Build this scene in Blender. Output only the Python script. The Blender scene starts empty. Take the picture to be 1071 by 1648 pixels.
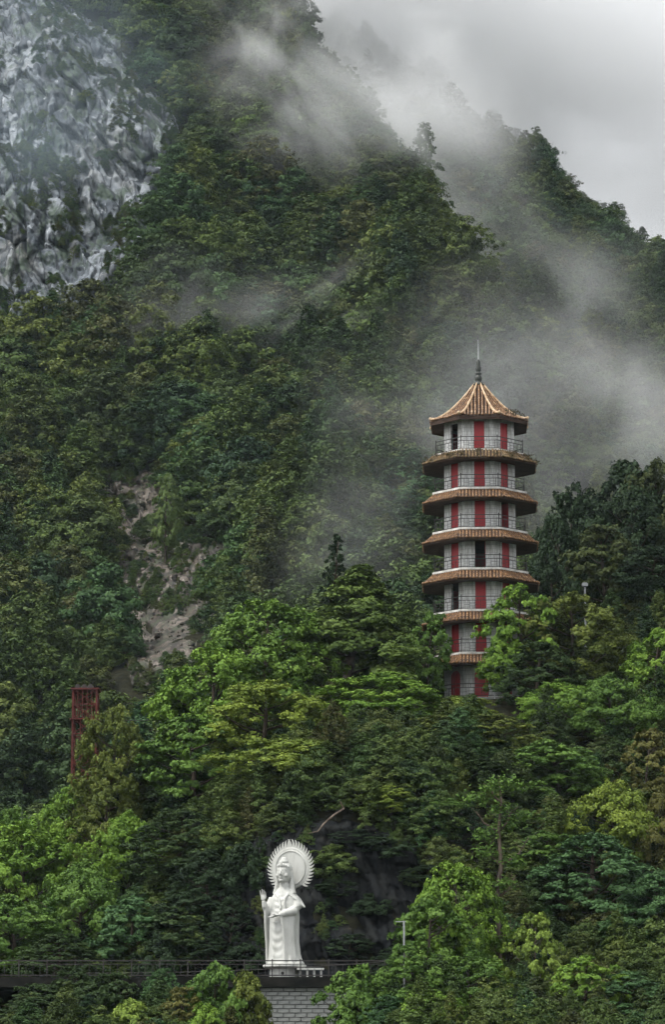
import bpy, bmesh, math, random
import numpy as np
from mathutils import Vector, Matrix, Quaternion

# ------------------------------------------------------------------ camera, sky, sun, exposure
scene = bpy.context.scene
COL = scene.collection
PITCH = math.radians(11.0)
HALF = math.radians(10.0)
F = 824.0 / math.tan(HALF)                 # photograph pixels per unit tangent

cam_d = bpy.data.cameras.new('camera')
cam_d.sensor_fit = 'VERTICAL'; cam_d.sensor_height = 24.0
cam_d.lens = 12.0 / math.tan(HALF)
cam_d.clip_start = 1.0; cam_d.clip_end = 6000.0
cam = bpy.data.objects.new('camera', cam_d); COL.objects.link(cam)
cam.location = (0, 0, 0); cam.rotation_euler = (math.pi / 2 + PITCH, 0, 0)
scene.camera = cam

SUN_EL = math.radians(60); SUN_AZ = math.radians(246)      # clockwise from +Y: behind the camera, to its left
SUN_DIR = Vector((math.sin(SUN_AZ) * math.cos(SUN_EL), math.cos(SUN_AZ) * math.cos(SUN_EL), math.sin(SUN_EL)))
world = bpy.data.worlds.new('World'); scene.world = world; world.use_nodes = True
wn = world.node_tree.nodes; wl = world.node_tree.links; wn.clear()
sky = wn.new('ShaderNodeTexSky'); sky.sky_type = 'NISHITA'; sky.sun_disc = False
sky.sun_elevation = SUN_EL; sky.sun_rotation = SUN_AZ
sky.air_density = 1.0; sky.dust_density = 1.5; sky.ozone_density = 1.0
hsv = wn.new('ShaderNodeHueSaturation'); hsv.inputs['Saturation'].default_value = 0.09
wtc = wn.new('ShaderNodeTexCoord')
wno = wn.new('ShaderNodeTexNoise'); wno.inputs['Scale'].default_value = 5.0; wno.inputs['Detail'].default_value = 4.0
wmr = wn.new('ShaderNodeMapRange'); wmr.inputs['From Min'].default_value = 0.3; wmr.inputs['From Max'].default_value = 0.7
wmr.inputs['To Min'].default_value = 0.92; wmr.inputs['To Max'].default_value = 1.12
wmx = wn.new('ShaderNodeVectorMath'); wmx.operation = 'SCALE'
wbg = wn.new('ShaderNodeBackground'); wbg.inputs['Strength'].default_value = 0.115
wout = wn.new('ShaderNodeOutputWorld')
wl.new(sky.outputs[0], hsv.inputs['Color'])
wl.new(wtc.outputs['Generated'], wno.inputs['Vector']); wl.new(wno.outputs['Fac'], wmr.inputs['Value'])
wsx = wn.new('ShaderNodeSeparateXYZ'); wl.new(wtc.outputs['Generated'], wsx.inputs[0])
wov = wn.new('ShaderNodeMapRange'); wov.inputs['From Min'].default_value = 0.0; wov.inputs['From Max'].default_value = 1.0
wov.inputs['To Min'].default_value = 0.95; wov.inputs['To Max'].default_value = 1.80
wl.new(wsx.outputs['Z'], wov.inputs['Value'])
wmu = wn.new('ShaderNodeMath'); wmu.operation = 'MULTIPLY'; wl.new(wmr.outputs[0], wmu.inputs[0]); wl.new(wov.outputs[0], wmu.inputs[1])
wl.new(hsv.outputs[0], wmx.inputs[0]); wl.new(wmu.outputs[0], wmx.inputs['Scale'])
wl.new(wmx.outputs[0], wbg.inputs['Color']); wl.new(wbg.outputs[0], wout.inputs['Surface'])

sun_d = bpy.data.lights.new('sun', 'SUN'); sun_d.energy = 1.5; sun_d.angle = math.radians(14)
sun_d.color = (1.0, 0.97, 0.9)
sun = bpy.data.objects.new('sun', sun_d); COL.objects.link(sun)
sun.rotation_euler = SUN_DIR.to_track_quat('Z', 'Y').to_euler()

scene.view_settings.view_transform = 'Standard'; scene.view_settings.look = 'None'
scene.view_settings.exposure = 0.85; scene.view_settings.gamma = 1.0
scene.view_settings.use_curve_mapping = False
scene.render.engine = 'CYCLES'
cy = scene.cycles
cy.max_bounces = 6; cy.diffuse_bounces = 1; cy.glossy_bounces = 1; cy.transmission_bounces = 2
cy.transparent_max_bounces = 8; cy.volume_bounces = 4
cy.use_adaptive_sampling = True; cy.adaptive_threshold = 0.04
cy.use_denoising = True
cy.volume_step_rate = 1.0; cy.volume_max_steps = 128
cy.sample_clamp_indirect = 4.0

rng = np.random.default_rng(7)
random.seed(7)

# ------------------------------------------------------------------ helpers
def P(u, v, Y):
    """the place's point that stands Y metres ahead on the sight line of photograph pixel (u, v)"""
    a = (u - 535.5) / F; b = (824.0 - v) / F
    t = Y / (math.cos(PITCH) - b * math.sin(PITCH))
    return Vector((a * t, Y, (math.sin(PITCH) + b * math.cos(PITCH)) * t))

def proj(x, y, z):
    d = y * math.cos(PITCH) + z * math.sin(PITCH)
    e = -y * math.sin(PITCH) + z * math.cos(PITCH)
    return 535.5 + F * x / d, 824.0 - F * e / d

def tag(o, label=None, cat=None, group=None, kind=None):
    if label: o['label'] = label
    if cat: o['category'] = cat
    if group: o['group'] = group
    if kind: o['kind'] = kind
    return o

def empty(name, loc, rz=0.0):
    o = bpy.data.objects.new(name, None); COL.objects.link(o)
    o.empty_display_size = 0.3
    o.location = loc; o.rotation_euler = (0, 0, rz)
    return o

def link(name, mesh, parent=None, loc=None, rot=None, scale=None):
    o = bpy.data.objects.new(name, mesh); COL.objects.link(o)
    if parent: o.parent = parent
    if loc is not None: o.location = loc
    if rot is not None: o.rotation_euler = rot
    if scale is not None: o.scale = scale
    return o

class MB:
    def __init__(s): s.v = []; s.f = []
    def add(s, vs, fs):
        n = len(s.v); s.v += [tuple(p) for p in vs]; s.f += [tuple(i + n for i in f) for f in fs]; return s
    def box(s, c, d, rz=0.0):
        cx, cy_, cz = c; hx, hy, hz = d[0] / 2, d[1] / 2, d[2] / 2
        ca, sa = math.cos(rz), math.sin(rz); vs = []
        for z in (-hz, hz):
            for x, y in ((-hx, -hy), (hx, -hy), (hx, hy), (-hx, hy)):
                vs.append((cx + x * ca - y * sa, cy_ + x * sa + y * ca, cz + z))
        return s.add(vs, [(3, 2, 1, 0), (4, 5, 6, 7), (0, 1, 5, 4), (1, 2, 6, 5), (2, 3, 7, 6), (3, 0, 4, 7)])
    def rings(s, rings, cap=True):
        n = len(rings[0]); vs = [p for r in rings for p in r]; fs = []
        for i in range(len(rings) - 1):
            for j in range(n):
                k = (j + 1) % n
                fs.append((i * n + j, i * n + k, (i + 1) * n + k, (i + 1) * n + j))
        if cap:
            fs.append(tuple(range(n - 1, -1, -1))); fs.append(tuple((len(rings) - 1) * n + j for j in range(n)))
        return s.add(vs, fs)
    def tube(s, pts, rad, n=6):
        pts = [Vector(p) for p in pts]
        if not hasattr(rad, '__len__'): rad = [rad] * len(pts)
        rr = []; ref = Vector((0.13, 0.31, 0.94)).normalized()
        for i, p in enumerate(pts):
            d = (pts[min(i + 1, len(pts) - 1)] - pts[max(i - 1, 0)])
            d = d.normalized() if d.length > 1e-9 else Vector((0, 0, 1))
            a = d.cross(ref)
            if a.length < 0.15: a = d.cross(Vector((1, 0, 0)))
            a.normalize(); b = d.cross(a)
            rr.append([p + (a * math.cos(2 * math.pi * k / n) + b * math.sin(2 * math.pi * k / n)) * rad[i] for k in range(n)])
        return s.rings(rr)
    def bar(s, a, b, w, h=None):
        a = Vector(a); b = Vector(b); h = h or w
        d = (b - a).normalized(); r = d.cross(Vector((0, 0, 1)))
        if r.length < 0.05: r = Vector((1, 0, 0))
        r.normalize(); u = r.cross(d)
        rr = [[p + r * w / 2 * x + u * h / 2 * z for x, z in ((-1, -1), (1, -1), (1, 1), (-1, 1))] for p in (a, b)]
        return s.rings(rr)
    def lathe(s, prof, n=16, c=(0, 0, 0), phase=0.0):
        return s.rings([[(c[0] + r * math.cos(2 * math.pi * k / n + phase), c[1] + r * math.sin(2 * math.pi * k / n + phase), c[2] + z) for k in range(n)] for r, z in prof])
    def ell(s, c, r, rot=None, nu=20, nv=12):
        rr = []
        M = rot.to_matrix() if rot is not None else Matrix.Identity(3)
        for i in range(nv + 1):
            ph = -math.pi / 2 + math.pi * (0.02 + 0.96 * i / nv)
            rr.append([Vector(c) + M @ Vector((r[0] * math.cos(ph) * math.cos(2 * math.pi * k / nu), r[1] * math.cos(ph) * math.sin(2 * math.pi * k / nu), r[2] * math.sin(ph))) for k in range(nu)])
        return s.rings(rr)
    def mesh(s, name, mat=None, smooth=False):
        m = bpy.data.meshes.new(name); m.from_pydata(s.v, [], s.f); m.update()
        bm = bmesh.new(); bm.from_mesh(m); bmesh.ops.recalc_face_normals(bm, faces=bm.faces); bm.to_mesh(m); bm.free()
        if mat: m.materials.append(mat)
        if smooth: m.polygons.foreach_set('use_smooth', [True] * len(m.polygons))
        return m
    def build(s, name, mat, parent=None, smooth=False, **k):
        return link(name, s.mesh(name, mat, smooth), parent, **k)

def grid_mesh(name, X, Y, Z, mat, smooth=False):
    h, w = X.shape
    m = bpy.data.meshes.new(name)
    co = np.stack([X, Y, Z], -1).reshape(-1, 3).astype(np.float32)
    idx = np.arange(h * w).reshape(h, w)
    q = np.stack([idx[:-1, :-1], idx[:-1, 1:], idx[1:, 1:], idx[1:, :-1]], -1).reshape(-1, 4)
    quad_mesh(m, co, q)
    m.materials.append(mat)
    if smooth: m.polygons.foreach_set('use_smooth', np.ones(len(q), bool))
    return m

def quad_mesh(m, co, q):
    m.vertices.add(len(co)); m.vertices.foreach_set('co', np.ascontiguousarray(co, dtype=np.float32).ravel())
    m.loops.add(q.size); m.loops.foreach_set('vertex_index', np.ascontiguousarray(q, dtype=np.int32).ravel())
    m.polygons.add(len(q)); m.polygons.foreach_set('loop_start', np.arange(0, q.size, 4, dtype=np.int32))
    m.update(calc_edges=True)

_perm = np.random.default_rng(3).permutation(256); _perm = np.concatenate([_perm, _perm, _perm])
_val = np.random.default_rng(4).uniform(-1, 1, 256)
def vnoise(x, y, z=0.0):
    x, y, z = np.broadcast_arrays(np.asarray(x, float), np.asarray(y, float), np.asarray(z, float))
    xi = np.floor(x).astype(int); yi = np.floor(y).astype(int); zi = np.floor(z).astype(int)
    fx = x - xi; fy = y - yi; fz = z - zi
    fx = fx * fx * (3 - 2 * fx); fy = fy * fy * (3 - 2 * fy); fz = fz * fz * (3 - 2 * fz)
    def h(i, j, k): return _val[_perm[_perm[_perm[i & 255] + (j & 255)] + (k & 255)]]
    r = 0
    for k, wz in ((0, 1 - fz), (1, fz)):
        a = h(xi, yi, zi + k) * (1 - fx) + h(xi + 1, yi, zi + k) * fx
        b = h(xi, yi + 1, zi + k) * (1 - fx) + h(xi + 1, yi + 1, zi + k) * fx
        r = r + wz * (a * (1 - fy) + b * fy)
    return r
def fbm(x, y, z=0.0, o=4, ridge=False):
    r = 0; a = 1.0; t = 0
    for i in range(o):
        n = vnoise(x * 2 ** i + 17.3 * i, y * 2 ** i - 9.1 * i, np.asarray(z) * 2 ** i + 3.7 * i)
        r = r + a * ((1 - 2 * np.abs(n)) if ridge else n); t += a; a *= 0.5
    return r / t

# ------------------------------------------------------------------ materials
def mat_new(name):
    m = bpy.data.materials.new(name); m.use_nodes = True
    n = m.node_tree.nodes; l = m.node_tree.links
    return m, n, l, n['Principled BSDF'], n['Material Output']

def mat_noise(name, c1, c2, scale=2.0, rough=0.7, spec=0.3, stretch=(1, 1, 1), bump=0.0, coord='Object', c3=None, lo=0.35, hi=0.65, detail=6, metallic=0.0):
    m, n, l, b, out = mat_new(name)
    tc = n.new('ShaderNodeTexCoord'); mp = n.new('ShaderNodeMapping'); mp.inputs['Scale'].default_value = stretch
    no = n.new('ShaderNodeTexNoise'); no.inputs['Scale'].default_value = scale; no.inputs['Detail'].default_value = detail
    no.inputs['Roughness'].default_value = 0.65
    rp = n.new('ShaderNodeValToRGB'); e = rp.color_ramp.elements
    e[0].position = lo; e[0].color = (*c1, 1); e[1].position = hi; e[1].color = (*c2, 1)
    if c3:
        x = e.new(min(0.99, hi + 0.08)); x.color = (*c3, 1)
    l.new(tc.outputs[coord], mp.inputs[0]); l.new(mp.outputs[0], no.inputs['Vector']); l.new(no.outputs['Fac'], rp.inputs[0])
    l.new(rp.outputs[0], b.inputs['Base Color'])
    b.inputs['Roughness'].default_value = rough; b.inputs['Specular IOR Level'].default_value = spec
    b.inputs['Metallic'].default_value = metallic
    if bump:
        bp = n.new('ShaderNodeBump'); bp.inputs['Strength'].default_value = bump; bp.inputs['Distance'].default_value = 0.1
        l.new(no.outputs['Fac'], bp.inputs['Height']); l.new(bp.outputs[0], b.inputs['Normal'])
    return m

def mat_leaf(name, near, ramp=None):
    m, n, l, b, out = mat_new(name)
    oi = n.new('ShaderNodeObjectInfo'); at = n.new('ShaderNodeAttribute'); at.attribute_name = 'tint'
    if near:
        base = oi.outputs['Color']
    else:
        rp = n.new('ShaderNodeValToRGB'); e = rp.color_ramp.elements
        e[0].position = ramp[0][0]; e[0].color = (*ramp[0][1], 1); e[1].position = ramp[-1][0]; e[1].color = (*ramp[-1][1], 1)
        for p, c in ramp[1:-1]:
            x = e.new(p); x.color = (*c, 1)
        l.new(oi.outputs['Random'], rp.inputs[0]); base = rp.outputs[0]
    mr = n.new('ShaderNodeMapRange'); mr.inputs['To Min'].default_value = 0.45; mr.inputs['To Max'].default_value = 1.6
    sc = n.new('ShaderNodeVectorMath'); sc.operation = 'SCALE'
    l.new(at.outputs['Fac'], mr.inputs['Value']); l.new(base, sc.inputs[0]); l.new(mr.outputs[0], sc.inputs['Scale'])
    hs = n.new('ShaderNodeHueSaturation')
    mh = n.new('ShaderNodeMapRange'); mh.inputs['To Min'].default_value = 0.515; mh.inputs['To Max'].default_value = 0.485
    l.new(at.outputs['Fac'], mh.inputs['Value']); l.new(mh.outputs[0], hs.inputs['Hue']); l.new(sc.outputs[0], hs.inputs['Color'])
    b.inputs['Roughness'].default_value = 0.55; b.inputs['Specular IOR Level'].default_value = 0.08
    l.new(hs.outputs[0], b.inputs['Base Color'])
    tr = n.new('ShaderNodeBsdfTranslucent'); l.new(hs.outputs[0], tr.inputs['Color'])
    mx = n.new('ShaderNodeMixShader'); mx.inputs[0].default_value = 0.12
    l.new(b.outputs[0], mx.inputs[1]); l.new(tr.outputs[0], mx.inputs[2]); l.new(mx.outputs[0], out.inputs['Surface'])
    return m

M = {}
M['leaf'] = mat_leaf('leaf', True)
M['leaf_far'] = mat_leaf('leaf_far', False, [(0.0, (0.031, 0.060, 0.025)), (0.18, (0.080, 0.116, 0.029)), (0.35, (0.040, 0.088, 0.034)),
                                            (0.5, (0.108, 0.138, 0.033)), (0.65, (0.028, 0.056, 0.028)), (0.8, (0.082, 0.128, 0.034)), (0.92, (0.080, 0.084, 0.030)), (1.0, (0.038, 0.070, 0.025))])
M['bark'] = mat_noise('bark', (0.035, 0.026, 0.020), (0.09, 0.072, 0.055), 3.0, 0.85, 0.2, (1, 1, 0.3), 0.4)
M['pale_bark'] = mat_noise('pale_bark', (0.06, 0.046, 0.036), (0.20, 0.155, 0.12), 3.0, 0.85, 0.2, (1, 1, 0.3), 0.4)
M['soil'] = mat_noise('forest_floor', (0.008, 0.009, 0.006), (0.028, 0.027, 0.016), 1.6, 0.95, 0.05, bump=0.9, c3=(0.035, 0.05, 0.016))
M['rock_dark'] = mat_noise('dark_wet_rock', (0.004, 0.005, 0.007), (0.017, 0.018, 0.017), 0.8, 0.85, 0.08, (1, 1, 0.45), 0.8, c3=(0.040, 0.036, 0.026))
M['white_stone'] = mat_noise('white_marble', (0.37, 0.375, 0.34), (0.56, 0.565, 0.53), 2.2, 0.6, 0.3, (1, 1, 0.22), 0.08, lo=0.25, hi=0.55)

# ------------------------------------------------------------------ the lie of the land
CP = []
def cp(u, v, Y, below=0.0):
    p = P(u, v, Y); CP.append((p.x, p.y, p.z - below))
# valley between the camera and the statue's terrace
for x in (-60, -20, 20, 60):
    CP.append((x, 20, -14)); CP.append((x, 90, -16)); CP.append((x, 150, -8))
    CP.append((x, 178, 0.5))
for x in (-30, -18, -8, 2, 10, 20, 30):
    CP.append((x, 186, 2.6)); CP.append((x, 197, 5.7))
# hill that carries statue and pagoda
for u, z in ((-60, 4), (0, 5), (120, 6), (250, 7.5), (400, 16), (520, 18), (680, 18), (800, 14), (950, 10), (1071, 9), (1200, 9)):
    p = P(u, 1300, 206); CP.append((p.x, 206, z))
for u, z in ((-100, 7), (0, 10.5), (120, 13), (250, 18), (400, 22), (520, 24), (700, 25), (850, 24), (1000, 22), (1200, 22)):
    p = P(u, 1200, 224); CP.append((p.x, 224, z))
for u, z in ((-100, 6), (0, 10), (120, 14), (250, 20), (350, 24), (450, 28), (560, 30), (700, 31), (850, 31), (1000, 31), (1200, 33)):
    p = P(u, 1100, 240); CP.append((p.x, 240, z))
for u, z in ((-100, 4), (100, 10), (300, 18), (450, 25), (600, 30), (776, 31.5), (880, 34), (960, 39), (1071, 41), (1200, 42)):
    p = P(u, 1100, 262); CP.append((p.x, 262, z))
for u, z in ((-100, 6), (200, 12), (450, 16), (650, 20), (800, 26), (950, 36), (1071, 40), (1200, 42)):
    p = P(u, 1100, 285); CP.append((p.x, 285, z))
# the wooded mountain behind: canopy heights read along columns
CAN = 9.0
cols = {
    -250: [(1350, 325), (1000, 380), (700, 440), (500, 480), (100, 520), (-250, 590)],
    -60: [(1350, 322), (1000, 380), (700, 445), (510, 488), (300, 502), (80, 520), (-250, 590)],
    110: [(1350, 320), (1000, 385), (700, 450), (480, 490), (260, 506), (70, 526), (-200, 590)],
    250: [(1320, 322), (1050, 366), (800, 415), (600, 455), (400, 482), (200, 515), (0, 552), (-170, 600)],
    400: [(1200, 335), (900, 396), (600, 458), (300, 512), (120, 545), (-30, 575)],
    520: [(1050, 355), (800, 414), (600, 458), (400, 498), (220, 530), (120, 556)],
    640: [(1000, 365), (800, 408), (600, 450), (450, 482), (300, 512)],
    730: [(960, 375), (750, 420), (560, 462), (430, 492)],
    800: [(950, 400), (700, 460), (560, 496)],
    880: [(900, 440), (700, 505), (500, 565), (370, 610), (285, 640)],
    960: [(900, 450), (700, 515), (550, 560), (440, 600), (360, 630)],
    1080: [(900, 455), (700, 520), (570, 560), (455, 605)],
    1250: [(900, 460), (700, 520), (570, 560), (500, 600)],
}
for u, lst in cols.items():
    for v, Y in lst: cp(u, v, Y, CAN)
# far ridge to the right and the hollow between
for u, v, Y in ((560, 70, 730), (650, 115, 720), (720, 160, 700), (790, 215, 680), (840, 255, 660), (920, 325, 640), (1020, 405, 620), (680, 300, 640), (760, 350, 620), (790, 450, 570)):
    cp(u, v, Y, CAN)
for u, v, Y, dz in ((520, 120, 620, 30), (640, 300, 575, 22), (730, 430, 545, 16)):
    p = P(u, v, Y); CP.append((p.x, p.y, p.z - dz))
# land falling away behind the ridges
for u, v, Y, dz in ((400, -30, 680, 30), (600, 100, 820, 60), (800, 200, 790, 60), (960, 330, 740, 60), (1080, 430, 720, 60), (1250, 500, 720, 60), (250, -170, 760, 20), (0, -250, 760, 20), (-250, -250, 760, 20)):
    p = P(u, v, Y); CP.append((p.x, p.y, p.z - dz))
CP = np.array(CP)
def _phi(a, b):
    d2 = ((a[:, None, :2] - b[None, :, :2]) ** 2).sum(-1)
    return np.sqrt(d2 + 64.0)
nC = len(CP)
A = np.zeros((nC + 3, nC + 3)); A[:nC, :nC] = _phi(CP, CP) - 0.3 * np.eye(nC)
A[:nC, nC] = 1; A[:nC, nC + 1:] = CP[:, :2]; A[nC:, :nC] = A[:nC, nC:].T
W = np.linalg.solve(A, np.concatenate([CP[:, 2], np.zeros(3)]))

PAG = P(776, 1121, 245.0); PAG.z = P(776, 1124, 240.0).z        # pagoda's foot
TER_Z = P(460, 1573, 187.5).z                                    # terrace floor
def ground(x, y):
    x = np.atleast_1d(np.asarray(x, float)); y = np.atleast_1d(np.asarray(y, float))
    sh = x.shape; q = np.stack([np.clip(x.ravel(), -150, 150), y.ravel()], -1)
    z = np.concatenate([(_phi(q[i:i + 20000], CP) @ W[:nC]) + W[nC] + q[i:i + 20000] @ W[nC + 1:] for i in range(0, len(q), 20000)])
    x = x.ravel(); y = y.ravel()
    far = np.clip((y - 300) / 60, 0, 1)
    far = far * (1 - 0.75 * np.clip((y - 545) / 50, 0, 1))
    z = z + far * (14.0 * fbm(x / 44, y / 60, 0.3, 3) + 5.0 * fbm(x / 17, y / 22, 1.7, 3)) + (1 - far) * 0.8 * fbm(x / 9, y / 9, 2.2, 3)
    d = np.hypot(x - PAG.x, y - PAG.y); w = np.clip((11 - d) / 4, 0, 1)
    z = z * (1 - w) + (PAG.z - 0.4) * w
    w = np.clip((y - 186.2) / 0.8, 0, 1) * np.clip((198.5 - y) / 1.5, 0, 1) * np.clip((32 - np.abs(x + 2)) / 3, 0, 1)
    z = np.where(w > 0, z * (1 - w) + np.minimum(z, TER_Z - 0.35) * w, z)
    return z.reshape(sh)

ys = np.concatenate([np.arange(8, 165, 6), np.arange(165, 300, 1.5), np.arange(300, 720, 2.0), np.arange(720, 1000, 8)])
xs = np.concatenate([np.arange(-240, -110, 8), np.arange(-110, 110, 1.6), np.arange(110, 241, 8)])
GX, GY = np.meshgrid(xs, ys)
GZ = ground(GX, GY)
ground_exact = ground
def ground(x, y):
    x = np.atleast_1d(np.asarray(x, float)); y = np.atleast_1d(np.asarray(y, float))
    i = np.clip(np.searchsorted(ys, y) - 1, 0, len(ys) - 2); j = np.clip(np.searchsorted(xs, x) - 1, 0, len(xs) - 2)
    fy = np.clip((y - ys[i]) / (ys[i + 1] - ys[i]), 0, 1); fx = np.clip((x - xs[j]) / (xs[j + 1] - xs[j]), 0, 1)
    return (GZ[i, j] * (1 - fx) + GZ[i, j + 1] * fx) * (1 - fy) + (GZ[i + 1, j] * (1 - fx) + GZ[i + 1, j + 1] * fx) * fy
def gz(x, y): return float(ground(x, y)[0])
terrain = link('terrain', grid_mesh('terrain', GX, GY, GZ, M['soil'], True))
tag(terrain, 'dark forest floor of the hill and the steep mountain under the trees', 'terrain', kind='structure')

# ------------------------------------------------------------------ rock faces
def ray_ground_Y(u, v, y0, y1):
    """distance at which the sight line of (u, v) meets the land, vectorised"""
    u = np.asarray(u, float); v = np.asarray(v, float)
    a = (u - 535.5) / F; b = (824.0 - v) / F
    k = 1 / (math.cos(PITCH) - b * math.sin(PITCH)); sx = a * k; sz = (math.sin(PITCH) + b * math.cos(PITCH)) * k
    yy = np.full(u.shape, np.nan)
    for Y in np.arange(y0, y1, 2.0):
        hit = np.isnan(yy) & (ground(sx * Y, np.full(u.shape, Y)) >= sz * Y)
        yy[hit] = Y
    yy[np.isnan(yy)] = y1
    return yy, sx, sz

def blur(a, k):
    for ax in (0, 1):
        pad = [(0, 0), (0, 0)]; pad[ax] = (k, k)
        p = np.pad(a, pad, mode='edge'); c = np.cumsum(p, axis=ax)
        c = np.concatenate([np.zeros_like(np.take(c, [0], axis=ax)), c], axis=ax)
        n = a.shape[ax]
        a = (np.take(c, range(2 * k + 1, 2 * k + 1 + n), axis=ax) - np.take(c, range(0, n), axis=ax)) / (2 * k + 1)
    return a

def cells(x, z, seed=0):
    """cellular blocks: value of the nearest block and how near the joint is"""
    xi = np.floor(x).astype(int); zi = np.floor(z).astype(int)
    d1 = np.full(x.shape, 9.0); d2 = d1.copy(); val = np.zeros(x.shape); lx = val.copy(); lz_ = val.copy()
    for i in (-1, 0, 1):
        for j in (-1, 0, 1):
            h = _perm[_perm[(xi + i + seed) & 255] + ((zi + j) & 255)]
            px = xi + i + 0.5 + 0.45 * _val[h]; pz = zi + j + 0.5 + 0.45 * _val[_perm[h]]
            d = np.hypot(x - px, z - pz); n_ = d < d1
            d2 = np.where(n_, d1, np.minimum(d2, d)); val = np.where(n_, _val[_perm[_perm[h]]], val)
            lx = np.where(n_, x - px, lx); lz_ = np.where(n_, z - pz, lz_); d1 = np.minimum(d1, d)
    return val + 0.9 * lx * np.sign(val) - 0.7 * lz_, d2 - d1

def rock_face(name, poly, y0, y1, step, mat, amp, wl, proud, label, soft=40, sink=7.0):
    """craggy rock standing out of the slope inside an outline (soft, ragged edge)"""
    poly = np.array(poly, float)
    u0, v0 = poly.min(0) - soft; u1, v1 = poly.max(0) + soft
    U, V = np.meshgrid(np.arange(u0, u1, step), np.arange(v1, v0, -step))
    m = poly_mask(U, V, poly, soft)
    yy, sx, sz = ray_ground_Y(U, V, y0, y1)
    yy = blur(yy, int(18 / step))
    X = sx * yy; Z = sz * yy
    q = X + 0.35 * Z
    r = fbm(q / wl, Z / (wl * 4.0), yy / (wl * 4), 5, True)
    r2 = fbm(q / (wl * 0.28), Z / (wl * 0.5), 5.1, 4, True)
    wq = q + 0.25 * wl * vnoise(X / wl * 1.7, Z / wl * 1.3, 4.0); wz = Z + 0.3 * wl * vnoise(X / wl * 1.5, Z / wl * 1.1, 8.0)
    c1, e1 = cells(wq / (wl * 0.40), wz / (wl * 1.5)); c2, e2 = cells(wq / (wl * 0.15), wz / (wl * 0.42), 31); c3_, e3 = cells(q / (wl * 0.06), Z / (wl * 0.13), 77)
    st = 0.50 * c1 - 0.45 * np.exp(-e1 * 12) + 0.15 * c2 - 0.10 * np.exp(-e2 * 12) + 0.04 * c3_
    m2 = m + 0.55 * fbm(X / (wl * 1.1), Z / (wl * 1.6), 2.2, 4)
    push = np.clip(m2 * 2.2, -1, 1)
    dy = proud * np.clip(push, 0, 1) + np.where(push < 0, push * sink, 0) + amp * (r * 0.8 + r2 * 0.25 + st * 0.45)
    yn = yy - dy
    o = link(name, grid_mesh(name, sx * yy, yn, Z, mat))
    tag(o, label, 'rock face', kind='structure')
    ROCK[name] = (sx * yy, yn, Z, m2)
    return o
ROCK = {}

def poly_mask(U, V, poly, soft):
    """about +1 inside, falling to -1 over `soft` pixels outside"""
    ins = np.zeros(U.shape, bool); d = np.full(U.shape, 1e9)
    n = len(poly)
    for i in range(n):
        (x1, y1), (x2, y2) = poly[i], poly[(i + 1) % n]
        c = ((y1 > V) != (y2 > V)) & (U < (x2 - x1) * (V - y1) / (y2 - y1 + 1e-12) + x1); ins ^= c
        t = np.clip(((U - x1) * (x2 - x1) + (V - y1) * (y2 - y1)) / ((x2 - x1) ** 2 + (y2 - y1) ** 2), 0, 1)
        d = np.minimum(d, np.hypot(U - x1 - t * (x2 - x1), V - y1 - t * (y2 - y1)))
    return np.clip(np.where(ins, d, -d) / soft, -1, 1)

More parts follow.
